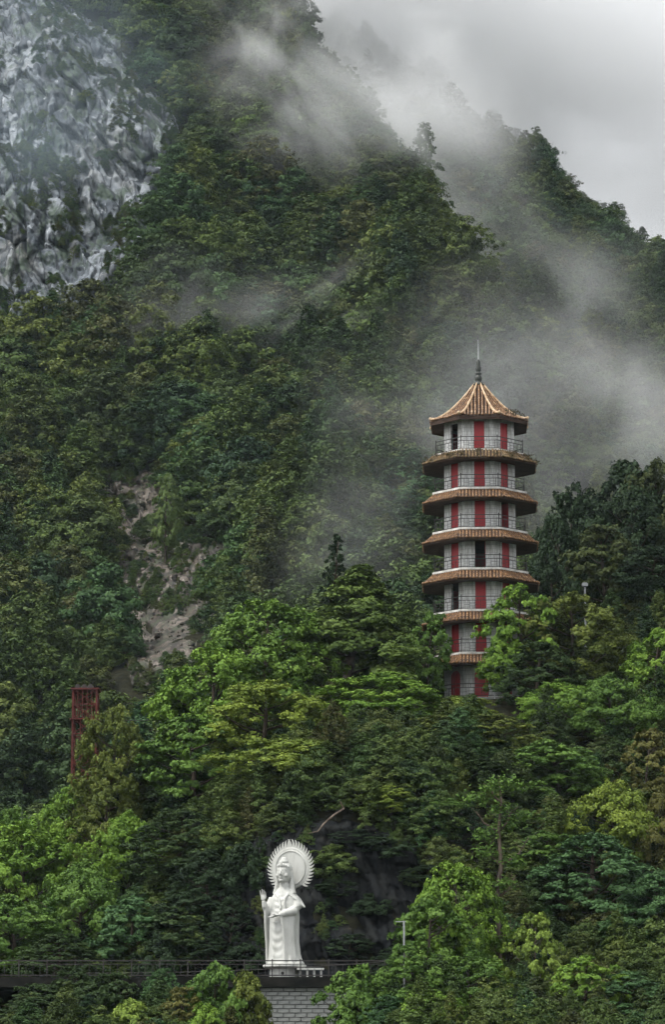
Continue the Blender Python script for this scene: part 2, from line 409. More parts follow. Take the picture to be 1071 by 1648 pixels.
def mat_rock(name, dark, mid, pale, warm, moss, scale=0.16):
    m, n, l, b, out = mat_new(name)
    tc = n.new('ShaderNodeTexCoord')
    def noise(sc, st, det=8, rgh=0.68, dist=0.0):
        mp = n.new('ShaderNodeMapping'); mp.inputs['Scale'].default_value = st
        mp.inputs['Rotation'].default_value = (0, 0.25, 0)
        no = n.new('ShaderNodeTexNoise'); no.inputs['Scale'].default_value = sc; no.inputs['Detail'].default_value = det
        no.inputs['Roughness'].default_value = rgh; no.inputs['Distortion'].default_value = dist
        l.new(tc.outputs['Object'], mp.inputs[0]); l.new(mp.outputs[0], no.inputs['Vector']); return no
    def ramp(src, els):
        rp = n.new('ShaderNodeValToRGB'); e = rp.color_ramp.elements
        e[0].position, e[0].color = els[0][0], (*els[0][1], 1); e[1].position, e[1].color = els[-1][0], (*els[-1][1], 1)
        for p, c in els[1:-1]:
            x = e.new(p); x.color = (*c, 1)
        l.new(src, rp.inputs[0]); return rp
    def mix(f, a, c):
        mx = n.new('ShaderNodeMix'); mx.data_type = 'RGBA'; l.new(f, mx.inputs[0]); l.new(a, mx.inputs[6])
        if isinstance(c, tuple): mx.inputs[7].default_value = (*c, 1)
        else: l.new(c, mx.inputs[7])
        return mx.outputs[2]
    n1 = noise(scale * 1.2, (1, 1, 0.5)); n2 = noise(scale * 3.4, (1.6, 1, 0.15)); n3 = noise(scale * 0.35, (1, 1, 0.8)); n4 = noise(scale * 1.4, (1, 1, 0.7)); n5 = noise(scale * 6, (1, 1, 0.6))
    def voro(sc, st, feat):
        mp = n.new('ShaderNodeMapping'); mp.inputs['Scale'].default_value = st; mp.inputs['Rotation'].default_value = (0, 0.3, 0)
        vo = n.new('ShaderNodeTexVoronoi'); vo.feature = feat; vo.inputs['Scale'].default_value = sc
        ad = n.new('ShaderNodeVectorMath'); ad.operation = 'MULTIPLY_ADD'; ad.inputs[1].default_value = (1.6, 1.6, 1.6); l.new(n1.outputs['Color'], ad.inputs[0]); l.new(tc.outputs['Object'], ad.inputs[2])
        l.new(ad.outputs[0], mp.inputs[0]); l.new(mp.outputs[0], vo.inputs['Vector']); return vo
    vb = voro(scale * 2.4, (1, 0.6, 0.22), 'F1'); vc = voro(scale * 2.4, (1, 0.6, 0.22), 'DISTANCE_TO_EDGE')
    sp_ = n.new('ShaderNodeSeparateColor'); l.new(vb.outputs['Color'], sp_.inputs[0])
    av = n.new('ShaderNodeMath'); av.operation = 'MULTIPLY_ADD'; av.inputs[1].default_value = 0.35; l.new(sp_.outputs[0], av.inputs[0])
    a2 = n.new('ShaderNodeMath'); a2.operation = 'MULTIPLY_ADD'; a2.inputs[1].default_value = 0.5; l.new(n5.outputs['Fac'], a2.inputs[0])
    a3 = n.new('ShaderNodeMath'); a3.operation = 'MULTIPLY'; a3.inputs[1].default_value = 0.35; l.new(n1.outputs['Fac'], a3.inputs[0]); l.new(a3.outputs[0], a2.inputs[2]); l.new(a2.outputs[0], av.inputs[2])
    r1 = ramp(av.outputs[0], [(0.42, dark), (0.58, mid), (0.75, tuple(0.6 * a + 0.4 * c_ for a, c_ in zip(mid, pale)))])
    r2 = ramp(n2.outputs['Fac'], [(0.60, (0, 0, 0)), (0.68, (1, 1, 1))]); c = mix(r2.outputs[0], r1.outputs[0], pale)
    r3 = ramp(n3.outputs['Fac'], [(0.54, (0, 0, 0)), (0.70, (0.8, 0.8, 0.8))]); c = mix(r3.outputs[0], c, warm)
    r4 = ramp(n4.outputs['Fac'], [(0.50, (0, 0, 0)), (0.58, (0.9, 0.9, 0.9))]); c = mix(r4.outputs[0], c, moss)
    r5 = ramp(vc.outputs['Distance'], [(0.015, (0.9, 0.9, 0.9)), (0.07, (0, 0, 0))]); c = mix(r5.outputs[0], c, dark)
    l.new(c, b.inputs['Base Color']); b.inputs['Roughness'].default_value = 0.8
    bp = n.new('ShaderNodeBump'); bp.inputs['Strength'].default_value = 0.35; bp.inputs['Distance'].default_value = 0.6
    l.new(a2.outputs[0], bp.inputs['Height']); l.new(bp.outputs[0], b.inputs['Normal'])
    return m
M['cliff'] = mat_rock('grey_cliff', (0.018, 0.024, 0.032), (0.080, 0.097, 0.116), (0.46, 0.49, 0.52), (0.15, 0.145, 0.125), (0.045, 0.070, 0.045))
M['scar'] = mat_rock('slide_rock', (0.018, 0.015, 0.012), (0.058, 0.044, 0.032), (0.26, 0.23, 0.20), (0.090, 0.060, 0.034), (0.040, 0.05, 0.025), 0.32)

CLIFF = [(-160, -60), (60, -20), (150, 40), (215, 80), (240, 150), (295, 190), (290, 300), (248, 340), (235, 400), (170, 480), (85, 515), (20, 545), (-160, 570)]
SCAR = [(140, 755), (250, 765), (285, 850), (320, 875), (375, 875), (365, 965), (330, 1010), (315, 1100), (215, 1110), (190, 1000), (165, 940), (150, 860)]
GROTTO = [(350, 1370), (420, 1335), (560, 1325), (670, 1350), (690, 1450), (680, 1590), (560, 1640), (400, 1640), (300, 1600), (320, 1450)]
rock_face('cliff_face', CLIFF, 380, 640, 2.0, M['cliff'], 4.6, 8.0, 4.0, 'grey cliff with white streaks and clinging green shrubs high above the forest')
rock_face('rock_scar', SCAR, 300, 560, 2.5, M['scar'], 2.6, 5.0, 1.0, 'brown and grey landslide scar of bare rock in the forest', soft=26)
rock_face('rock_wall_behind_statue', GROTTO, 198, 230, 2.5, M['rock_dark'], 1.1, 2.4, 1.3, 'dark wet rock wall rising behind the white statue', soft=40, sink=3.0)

# ------------------------------------------------------------------ trees
def leaf_cloud(c, n, L, Wd, r):
    """folded leaf-spray quads at c with normals n"""
    k = len(c)
    t = r.normal(size=(k, 3)); t -= (t * n).sum(1, keepdims=True) * n; t /= np.linalg.norm(t, axis=1, keepdims=True) + 1e-9
    s = np.cross(n, t); L = L[:, None]; Wd = Wd[:, None]
    b = c - t * L * 0.5; tip = c + t * L * 0.5 - n * L * 0.14
    lf = c + s * Wd * 0.5 + n * L * 0.08; rt = c - s * Wd * 0.5 + n * L * 0.08
    co = np.stack([b, rt, tip, lf], 1).reshape(-1, 3)
    return co

STYLES = {
    # H, R, crown base fraction, pads, leaves per pad, leaf length, pad radius, pad flatten, profile
    'dome': dict(H=10, R=4.2, base=0.25, pads=74, n=360, L=0.28, pr=(0.17, 0.32), flat=0.66, prof=lambda t: (1 - (max(0, t - 0.35) / 0.65) ** 2.4) ** 0.5 * (0.75 + 0.25 * min(1, t / 0.35))),
    'spread': dict(H=9, R=5.0, base=0.35, pads=66, n=390, L=0.27, pr=(0.18, 0.34), flat=0.62, prof=lambda t: (1 - (max(0, t - 0.25) / 0.75) ** 1.7) ** 0.6 * (0.6 + 0.4 * min(1, t / 0.25))),
    'tall': dict(H=14, R=3.8, base=0.2, pads=88, n=340, L=0.28, pr=(0.20, 0.30), flat=0.6, prof=lambda t: (1 - t ** 2.2) ** 0.75 * (0.7 + 0.3 * min(1, t / 0.2))),
    'airy': dict(H=9, R=4.0, base=0.25, pads=50, n=270, L=0.33, pr=(0.16, 0.28), flat=0.5, prof=lambda t: (1 - (max(0, t - 0.3) / 0.7) ** 2) ** 0.5 * (0.6 + 0.4 * min(1, t / 0.3))),
    'feathery': dict(H=10, R=4.6, base=0.12, pads=100, n=330, L=0.25, pr=(0.14, 0.24), flat=0.55, prof=lambda t: (1 - (max(0, t - 0.2) / 0.8) ** 2) ** 0.6),
    'leader': dict(H=12, R=1.9, base=0.3, pads=90, n=46, L=0.30, pr=(0.11, 0.20), flat=0.9, prof=lambda t: 1.0 * (1 - t) ** 0.8 + 0.22),
    'peak': dict(H=11, R=4.4, base=0.18, pads=96, n=330, L=0.27, pr=(0.15, 0.26), flat=0.62, prof=lambda t: (1 - t ** 1.25) ** 0.8),
    'bush': dict(H=4, R=3.0, base=0.05, pads=48, n=260, L=0.25, pr=(0.2, 0.34), flat=0.6, prof=lambda t: (1 - t ** 2) ** 0.5),
    'far_a': dict(H=8, R=3.2, base=0.15, pads=36, n=200, L=0.29, pr=(0.26, 0.44), flat=0.6, prof=lambda t: (1 - (max(0, t - 0.3) / 0.7) ** 2) ** 0.5),
    'far_b': dict(H=7, R=3.8, base=0.2, pads=36, n=210, L=0.29, pr=(0.26, 0.42), flat=0.45, prof=lambda t: (1 - t ** 1.8) ** 0.55),
    'far_c': dict(H=10, R=2.8, base=0.1, pads=38, n=190, L=0.28, pr=(0.28, 0.46), flat=0.65, prof=lambda t: (1 - t ** 2.2) ** 0.7),
}
def tree_meshes(style, seed, leafmat):
    S = STYLES[style]; r = np.random.default_rng(seed)
    H, R = S['H'], S['R']; cb = H * S['base']; ch = H - cb
    cos = []; tin = []; pads = []
    lean = r.normal(0, 0.05, 2); ecc = 1 + r.uniform(-0.12, 0.12); ph0 = r.uniform(0, 6.28)
    for i in range(S['pads']):
        t = ((i + r.uniform(0, 1)) / S['pads']) ** 0.8
        ang = i * 2.39996 + r.normal(0, 0.5)
        lob = 1 + 0.16 * math.sin(3 * ang + ph0) + 0.12 * math.sin(5 * ang + 2 * ph0)
        rad = R * S['prof'](t) * lob * (0.55 + 0.5 * math.sqrt(r.uniform(0.05, 1.0)))
        pr = R * r.uniform(*S['pr']) * (0.75 + 0.5 * (1 - t))
        rad = max(0, rad - pr * 0.55)
        zc = cb + ch * t - pr * S['flat'] * 0.8 + r.normal(0, 0.02 * H)
        c = np.array([math.cos(ang) * rad * ecc + lean[0] * zc, math.sin(ang) * rad / ecc + lean[1] * zc, max(zc, pr * 0.3)])
        pads.append((c, pr))
        k = int(S['n'] * r.uniform(0.6, 1.35) * (pr / (R * sum(S['pr']) / 2)) ** 1.6)
        k = max(20, k)
        ns = int(r.integers(7, 13))
        sd_ = r.normal(size=(ns * 2, 3)); sd_ /= np.linalg.norm(sd_, axis=1, keepdims=True)
        sd_ = sd_[sd_[:, 2] > -0.5][:ns]; ns = len(sd_)
        sr = r.uniform(0.45, 1.05, ns); ss = r.uniform(0.20, 0.42, ns)
        w = r.integers(0, ns, k)
        g = r.normal(size=(k, 3)); g /= np.linalg.norm(g, axis=1, keepdims=True) + 1e-9; g *= (r.uniform(0, 1, (k, 1)) ** 0.45) * 1.25
        p = (sd_[w] * sr[w][:, None] + g * ss[w][:, None]) * pr
        d = p / (np.linalg.norm(p, axis=1, keepdims=True) + 1e-9)
        p[:, 2] *= S['flat'] * 1.1
        p[:, 2] -= 0.15 * (p[:, 0] ** 2 + p[:, 1] ** 2) / pr
        cd = (c + p) - np.array([lean[0] * H * 0.5, lean[1] * H * 0.5, cb + 0.35 * ch]); cd /= np.linalg.norm(cd, axis=1, keepdims=True) + 1e-9
        nn = g * 0.55 + d * 0.30 + cd * 0.55 + np.array([0, 0, 0.35]) + r.normal(0, 0.38, (k, 3)); nn /= np.linalg.norm(nn, axis=1, keepdims=True)
        L = S['L'] * r.uniform(0.6, 1.35, k)
        cos.append(leaf_cloud(c + p, nn, L, L * r.uniform(0.4, 0.75, k), r))
        padt = r.uniform(0.15, 0.85)
        tin.append(np.repeat(np.clip(padt * 0.72 + 0.28 * r.uniform(0, 1, k), 0, 1), 4))
    co = np.concatenate(cos); q = np.arange(len(co)).reshape(-1, 4)
    m = bpy.data.meshes.new('crown_' + style); quad_mesh(m, co, q)
    at = m.attributes.new('tint', 'FLOAT', 'POINT'); at.data.foreach_set('value', np.concatenate(tin).astype(np.float32))
    m.materials.append(leafmat)
    # trunk and limbs
    mb = MB(); tr = 0.028 * H * (0.8 + 0.04 * R)
    pts = [Vector((lean[0] * z + 0.15 * math.sin(z * 0.6 + ph0), lean[1] * z + 0.15 * math.cos(z * 0.5), z)) for z in np.linspace(-0.06 * H, H * 0.86, 9)]
    mb.tube(pts, [tr * (1.25 - 1.05 * i / 8) for i in range(9)], 8)
    for i, (c, pr) in enumerate(pads):
        if i % 3: continue
        z0 = max(0.12 * H, min(c[2] - 0.35 * math.hypot(c[0], c[1]) - 0.3, H * 0.8))
        a = Vector((lean[0] * z0, lean[1] * z0, z0)); b = Vector(c); mid = a.lerp(b, 0.5) + Vector((0, 0, -0.06 * (b - a).length))
        w = tr * 0.45 * (1 - 0.5 * z0 / H)
        mb.tube([a, mid, b], [w, w * 0.65, w * 0.25], 5)
    tm = mb.mesh('trunk_' + style, M['bark'], True)
    EXT[m.name] = (float(np.percentile(np.hypot(co[:, 0], co[:, 1]), 97)), float(np.percentile(co[:, 2], 99.7)))
    return m, tm

EXT = {}
PROTO = {}
sd = 100
for st, k in (('dome', 2), ('spread', 3), ('tall', 2), ('airy', 2), ('feathery', 2), ('leader', 1), ('bush', 2), ('peak', 2)):
    PROTO[st] = []
    for j in range(k):
        sd += 1; PROTO[st].append(tree_meshes(st, sd, M['leaf']))
FAR = []
for st, k in (('far_a', 3), ('far_b', 3), ('far_c', 2)):
    for j in range(k):
        sd += 1; FAR.append((tree_meshes(st, sd, M['leaf_far'])[0], STYLES[st]['H'], STYLES[st]['R']))

def tree(name, u, vtop, Y, wpx, style, var, color, label, cat='tree', group='trees on the temple hill', base=None, rz=None, bark=None):
    S = STYLES[style]; top = P(u, vtop, Y)
    zb = gz(top.x, Y) if base is None else base
    h = max(top.z - zb, 1.5)
    half = wpx / 2 / F * Y
    root = empty(name, (top.x, Y, zb - 0.15), random.uniform(0, 6.28) if rz is None else rz)
    cm, tm = PROTO[style][var % len(PROTO[style])]
    eR, eH = EXT[cm.name]; sxy = half / eR; sz = h / eH
    root.scale = (sxy, sxy, sz)
    t = link('trunk', tm, root)
    if bark: t.material_slots[0].link = 'OBJECT'; t.material_slots[0].material = M[bark]
    c = link('crown', cm, root); c.color = (*color, 1)
    tag(root, label, cat, group)
    return root

BR = (0.135, 0.235, 0.036); YG = (0.160, 0.220, 0.037); MID = (0.090, 0.165, 0.034); OL = (0.105, 0.135, 0.030)
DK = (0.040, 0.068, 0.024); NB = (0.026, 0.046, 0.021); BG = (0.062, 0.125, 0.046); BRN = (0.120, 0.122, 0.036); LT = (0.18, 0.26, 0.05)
TREES = [
 # u, vtop, Y, width px, style, var, colour, label
 (556, 904, 240, 310, 'peak', 0, (0.085, 0.130, 0.030), 'big dark olive tree with pointed crown just left of the pagoda'),
 (655, 970, 241, 116, 'peak', 1, (0.062, 0.098, 0.028), 'dark tree whose crown touches the pagoda lower storeys from the left'),
 (528, 858, 243, 84, 'leader', 0, NB, 'slender sparse tree tip rising above the dark olive tree'),
 (432, 960, 235, 240, 'dome', 1, (0.105, 0.185, 0.034), 'mid green domed tree on the left shoulder of the dark olive tree'),
 (345, 1030, 230, 220, 'dome', 0, BR, 'bright green tree below the rock scar, left of the domed tree'),
 (300, 1095, 234, 130, 'feathery', 0, DK, 'dark feathery tree at the foot of the rock scar'),
 (425, 1095, 224, 220, 'dome', 0, YG, 'yellow green layered tree in the middle of the hill above the statue'),
 (620, 1085, 227, 220, 'dome', 1, BR, 'bright green spreading tree below the big dark olive tree'),
 (530, 1105, 229, 150, 'airy', 0, OL, 'loose olive tree between the two bright spreading trees'),
 (315, 1150, 222, 190, 'airy', 1, MID, 'loose mid green tree left of the yellow green layered tree'),
 (445, 1185, 213, 250, 'spread', 0, YG, 'yellow green layered tree overhanging the rock above the statue halo'),
 (560, 1195, 214, 200, 'feathery', 1, DK, 'dark feathery tree right above the statue halo'),
 (632, 1262, 206, 88, 'dome', 1, YG, 'small round yellow green tree alone against the dark rock'),
 (690, 1300, 207, 150, 'spread', 1, MID, 'low flat green tree right of the small round tree'),
 (740, 1118, 230, 160, 'spread', 2, YG, 'yellow green tree at the foot of the pagoda doors'),
 (690, 1150, 221, 170, 'dome', 0, OL, 'olive tree in front of the pagoda terrace'),
 (812, 1150, 222, 150, 'airy', 0, OL, 'thin olive tree below the pagoda stair railing'),
 (686, 985, 238, 86, 'airy', 0, MID, 'leafy branch tree crossing the left side of the pagoda roofs'),
 (838, 940, 239, 130, 'airy', 1, BR, 'bright tree with large leaves before the right side of the pagoda'),
 (812, 1028, 237, 92, 'spread', 1, BR, 'low flat bright tree before the pagoda second storey'),
 (925, 955, 240, 200, 'dome', 0, OL, 'large rounded olive tree right of the pagoda'),
 (865, 1030, 235, 150, 'feathery', 0, DK, 'dark tree under the large rounded olive tree'),
 (1050, 1008, 236, 130, 'dome', 1, BR, 'bright green tree beside the large olive tree, cut by the frame edge'),
 (985, 1085, 228, 180, 'spread', 2, MID, 'mid green spreading tree below the large olive tree'),
 (890, 1095, 230, 150, 'spread', 0, BR, 'bright flat tree right of the pagoda stair'),
 (1035, 1170, 220, 120, 'airy', 0, BRN, 'brownish thin tree near the right frame edge'),
 (905, 1190, 218, 190, 'dome', 1, MID, 'mid green tree halfway down the slope right of the bare tree'),
 (985, 1255, 212, 170, 'spread', 1, YG, 'yellow green tree with pale young leaves on the right slope'),
 (1060, 1270, 211, 110, 'spread', 0, BRN, 'tree with orange brown young leaves at the right frame edge'),
 (960, 1340, 205, 260, 'feathery', 1, BG, 'wide soft blue green tree on the right lower slope'),
 (1060, 1400, 202, 160, 'feathery', 0, BG, 'soft dark blue green tree at the lower right frame edge'),
 (870, 1335, 208, 150, 'dome', 0, MID, 'mid green tree behind the bare trunk'),
 (760, 1215, 215, 170, 'feathery', 0, DK, 'dark tree on the slope below the pagoda'),
 (735, 1385, 193, 170, 'dome', 1, BR, 'bright fresh green tree left of the bare trunk'),
 (690, 1440, 190, 150, 'airy', 1, MID, 'mid green tree behind the short white pole'),
 (858, 1465, 190, 110, 'airy', 0, LT, 'small pale yellow green tree right of the bare trunk'),
 (940, 1535, 187, 130, 'airy', 1, BR, 'small fresh green tree at the lower right'),
 (660, 1512, 184.5, 170, 'feathery', 1, MID, 'grey green bushy tree covering the right end of the terrace'),
 (580, 1552, 183.5, 150, 'bush', 0, MID, 'grey green bush before the right end of the block wall'),
 (760, 1530, 186, 180, 'dome', 0, MID, 'mid green tree at the bottom under the bright fresh tree'),
 (690, 1590, 181, 150, 'bush', 1, BR, 'bright bush at the bottom frame edge right of the block wall'),
 (850, 1600, 181, 130, 'bush', 0, LT, 'pale leafed bush at the bottom frame edge under the bare trunk'),
 (1010, 1560, 188, 180, 'feathery', 0, BG, 'dark soft bush in the lower right corner'),
 (50, 1318, 218, 200, 'dome', 0, BR, 'bright green domed tree at the left frame edge'),
 (110, 1262, 226, 150, 'spread', 0, BR, 'bright green tree at the foot of the red lattice tower'),
 (15, 1300, 224, 130, 'dome', 1, MID, 'mid green tree top at the left frame edge behind the bright dome'),
 (188, 1138, 225, 130, 'dome', 1, OL, 'olive brown tree hiding the right leg of the red tower'),
 (172, 1225, 222, 130, 'feathery', 0, OL, 'low olive tree before the base of the red tower'),
 (255, 1190, 226, 170, 'feathery', 1, DK, 'dark olive tree right of the red tower'),
 (210, 1305, 215, 150, 'spread', 2, BR, 'bright tree with layered pads on the left slope'),
 (290, 1300, 212, 190, 'feathery', 0, DK, 'dark tree beside the rock wall left of the statue'),
 (130, 1385, 208, 190, 'spread', 1, MID, 'mid green layered tree low on the left slope'),
 (30, 1440, 202, 200, 'dome', 1, MID, 'mid green tree at the lower left frame edge'),
 (210, 1440, 203, 170, 'airy', 1, BG, 'blue green loose tree left of the rock wall'),
 (90, 1500, 197, 170, 'feathery', 1, DK, 'dark tree at the left end of the walkway railing'),
 (300, 1455, 201, 150, 'airy', 0, DK, 'dark loose shrub tree before the rock wall left of the statue'),
 (350, 1548, 183, 130, 'bush', 1, MID, 'bush with fresh green top before the walkway railing'),
 (398, 1562, 182.5, 112, 'bush', 0, OL, 'olive bush at the left edge of the block wall'),
 (295, 1585, 182, 90, 'airy', 0, BRN, 'small tree with yellowish brown leaves below the walkway'),
 (215, 1606, 181, 130, 'bush', 0, LT, 'pale yellow green bush at the bottom frame edge'),
 (60, 1580, 184, 200, 'feathery', 0, DK, 'dark bush in the lower left corner'),
 (150, 1570, 184.5, 130, 'bush', 1, DK, 'dark bush under the walkway on the left'),
 (330, 1612, 180.5, 100, 'bush', 0, BR, 'fresh green bush at the bottom frame edge left of the block wall'),
 (120, 1552, 184.6, 130, 'feathery', 1, DK, 'dark shrub before the walkway railing at the far left'),
 (200, 1562, 184.8, 110, 'airy', 0, DK, 'thin dark shrub before the walkway railing'),
 (262, 1556, 184.9, 100, 'feathery', 0, BG, 'blue green shrub before the walkway railing'),
 (985, 740, 270, 200, 'dome', 1, NB, 'tall dark tree on the skyline right of the pagoda'),
 (1062, 742, 268, 150, 'dome', 0, (0.05, 0.066, 0.024), 'olive tall tree on the right frame edge behind the large olive tree'),
 (1025, 790, 266, 140, 'dome', 1, NB, 'dark tree between the tall skyline tree and the right frame edge'),
 (930, 780, 272, 150, 'dome', 0, NB, 'dark rounded tree left of the tall skyline tree'),
 (900, 836, 266, 120, 'dome', 1, NB, 'dark tree directly right of the pagoda fourth storey'),
 (975, 850, 260, 170, 'airy', 0, (0.055, 0.072, 0.024), 'olive tree in the middle of the dark grove right of the pagoda'),
 (1045, 880, 258, 160, 'dome', 1, NB, 'dark rounded tree low in the grove by the right frame edge'),
 (890, 905, 257, 130, 'dome', 0, NB, 'dark rounded tree behind the bright large leafed tree'),
]
for (u, vt, Y, wp, st, va, cl, lab) in TREES:
    tree({'bush': 'bush', 'leader': 'slender_tree'}.get(st, 'broadleaf_tree'), u, vt, Y, wp, st, va, cl, lab, 'bush' if st == 'bush' else 'tree')
tree('broadleaf_tree', 266, 762, 411, 64, 'airy', 1, (0.11, 0.16, 0.05), 'fresh green tree on the upper rim of the rock scar', group='trees around the rock scar')
tree('broadleaf_tree', 208, 1016, 372, 80, 'dome', 1, (0.07, 0.125, 0.05), 'fresh green tree below the rock scar, above the red tower', group='trees around the rock scar')
tree('broadleaf_tree', 365, 905, 392, 110, 'dome', 0, (0.06, 0.072, 0.032), 'olive rounded tree on the right rim of the rock scar', group='trees around the rock scar')

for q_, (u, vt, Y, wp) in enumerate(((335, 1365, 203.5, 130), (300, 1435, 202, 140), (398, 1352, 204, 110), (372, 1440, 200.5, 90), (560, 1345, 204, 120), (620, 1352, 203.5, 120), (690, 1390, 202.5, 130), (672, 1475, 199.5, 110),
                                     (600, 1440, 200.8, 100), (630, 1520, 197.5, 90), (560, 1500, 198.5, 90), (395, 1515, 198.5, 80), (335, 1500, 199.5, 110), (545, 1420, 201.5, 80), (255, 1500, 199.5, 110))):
    tree('shade_toned_shrub', u, vt, Y, wp, ('feathery', 'airy', 'bush')[q_ % 3], q_, NB, 'shrub on the rock wall around the statue, shade put into its near black leaf colour', 'shrub', 'shade toned shrubs on the rock wall')  # near black leaves stand in for the shade lying on the rock wall

# a leafless leaning trunk in front
bt = P(800, 1248, 195); bz = gz(bt.x, 195)
root = empty('bare_tree', (bt.x, 195, bz)); k = bt.z - bz
tag(root, 'tall thin bare tree with pale trunk and few leaves on the right slope', 'tree', 'trees on the temple hill')
mb = MB()
tp = [Vector((x, y, z * k)) for x, y, z in ((0.15, 0, -0.03), (0.0, 0, 0.12), (0.05, 0, 0.28), (-0.1, 0, 0.45), (0.25, 0.1, 0.6), (0.1, 0.05, 0.75), (0.3, 0, 0.88), (0.15, 0, 1.0))]
mb.tube(tp, [0.26, 0.22, 0.2, 0.18, 0.15, 0.12, 0.08, 0.03], 8)
for i, (dx, dy, dz) in ((2, (-1.4, -0.2, 1.3)), (3, (1.3, 0, 1.6)), (4, (-1.0, 0.2, 1.5)), (4, (1.9, 0.3, 1.9)), (5, (-1.5, 0, 1.4)), (5, (0.9, -0.3, 1.5)), (6, (-0.7, 0, 1.0)), (2, (1.0, 0, 0.9))):
    a = tp[i]; b = a + Vector((dx, dy, dz)); md = a.lerp(b, 0.5) + Vector((0.15 * dx, 0, -0.12))
    mb.tube([a, md, b], [0.09, 0.06, 0.02], 5)
    for q in range(3):
        c = md.lerp(b, 0.3 * q); mb.tube([c, c + Vector((random.uniform(-0.6, 0.6), random.uniform(-0.3, 0.3), random.uniform(0.3, 0.8)))], [0.03, 0.01], 4)
mb.build('trunk', M['pale_bark'], root, True)
r_ = np.random.default_rng(55); cc = []
for (x, y, z) in ((0.9, 0, 0.78), (-1.2, 0, 0.9), (0.4, 0, 0.98), (1.8, 0.2, 0.82), (-0.7, 0, 0.66), (1.2, 0, 0.62), (-1.5, 0, 0.5), (0.2, -0.3, 0.85), (-0.4, -0.3, 0.94), (1.2, -0.2, 0.95), (-0.9, 0, 0.74), (0.3, -0.3, 0.52)):
    cc.append(np.array([x, y, z * k]) + r_.normal(0, 0.36, (130, 3)) * np.array([1.3, 1, 0.6]))
cc = np.concatenate(cc); nn = r_.normal(0, 0.5, cc.shape) + np.array([0, -0.2, 0.8]); nn /= np.linalg.norm(nn, axis=1, keepdims=True)
lm = bpy.data.meshes.new('crown_bare'); co = leaf_cloud(cc, nn, r_.uniform(0.2, 0.4, len(cc)), r_.uniform(0.12, 0.22, len(cc)), r_)
quad_mesh(lm, co, np.arange(len(co)).reshape(-1, 4)); a_ = lm.attributes.new('tint', 'FLOAT', 'POINT'); a_.data.foreach_set('value', r_.uniform(0, 1, len(co)).astype(np.float32))
lm.materials.append(M['leaf']); o = link('crown', lm, root); o.color = (*MID, 1)

# ------------------------------------------------------------------ forest on the mountain
def scatter(x0, x1, y0, y1, sp, r):
    gx = np.arange(x0, x1, sp); gy = np.arange(y0, y1, sp)
    X, Y = np.meshgrid(gx, gy); X = X + r.uniform(-0.48, 0.48, X.shape) * sp; Y = Y + r.uniform(-0.48, 0.48, Y.shape) * sp
    return X.ravel(), Y.ravel()
rf = np.random.default_rng(21)
X, Y = scatter(-112, 112, 296, 770, 4.8, rf)
keep = np.abs(X) < 0.135 * Y + 8; X, Y = X[keep], Y[keep]
Z = ground(X, Y)
Uf, Vf = proj(X, Y, Z + 2.5)
def seen_mask(poly, soft, hs_):
    return np.max([poly_mask(*proj(X, Y, Z + h_), np.array(poly, float), soft) for h_ in hs_], axis=0)
mc = seen_mask(CLIFF, 40, (1, 5)) + 0.45 * fbm(X / 11, Z / 13, 3.3, 3)
ms = seen_mask(SCAR, 26, (1, 5, 9)) + 0.4 * fbm(X / 7, Z / 8, 6.3, 3)
onc = (mc > 0.05) & (Y > 430); ons = (ms > 0.0) & (Y < 470)
thin = rf.uniform(size=len(X))
ms0 = seen_mask(SCAR, 26, (0.5,)) + 0.3 * fbm(X / 7, Z / 8, 6.3, 3)
keep = ~(onc & (thin > 0.06)) & ~(ons & (ms0 > -0.1) & (thin > 0.05))
small = np.where(onc | ons, 0.40, 1.0)
big = 1.0 + 0.9 * (0.5 + 0.5 * fbm(X / 26, Y / 30, 4.4, 2)) + rf.normal(0, 0.36, len(X))
sc = np.clip(big, 0.5, 2.0) * small
# trees standing between the silhouettes of hill and mountain that show largest become individuals
sil = np.interp(Uf, [-50, 0, 120, 300, 440, 520, 640, 700, 776, 870, 900, 985, 1071, 1200], [1310, 1300, 1240, 1085, 960, 890, 960, 985, 1000, 940, 830, 745, 745, 745])
cand = keep & (small > 0.9) & (Vf < sil - 6) & (Uf > 5) & (Uf < 1066) & (Vf > 5) & ~((np.abs(Uf - 776) < 95) & (Vf > 640))
order = np.argsort(np.where(cand, Y / sc, 1e9))[:260]
ind = np.zeros(len(X), bool); ind[order] = True
kid = rf.integers(0, len(FAR), len(X)); rotz = rf.uniform(0, 6.28, len(X)); hs = rf.uniform(0.75, 1.05, len(X))
for i in np.where(ind)[0]:
    o = link('forest_tree', FAR[kid[i]][0], None, (X[i], Y[i], Z[i] - 0.4), (0, 0, rotz[i]), (sc[i], sc[i], sc[i] * hs[i]))
    if Uf[i] < 170: where = 'left of the rock scar'
    elif Uf[i] < 365: where = 'directly above the rock scar' if Vf[i] < 790 else 'bordering the foot and flanks of the rock scar'
    elif Uf[i] < 690: where = 'between the rock scar and the pagoda'
    else: where = 'behind and right of the pagoda'
    tag(o, 'green forest tree on the mountainside ' + where, 'tree', 'mountainside trees ' + where)

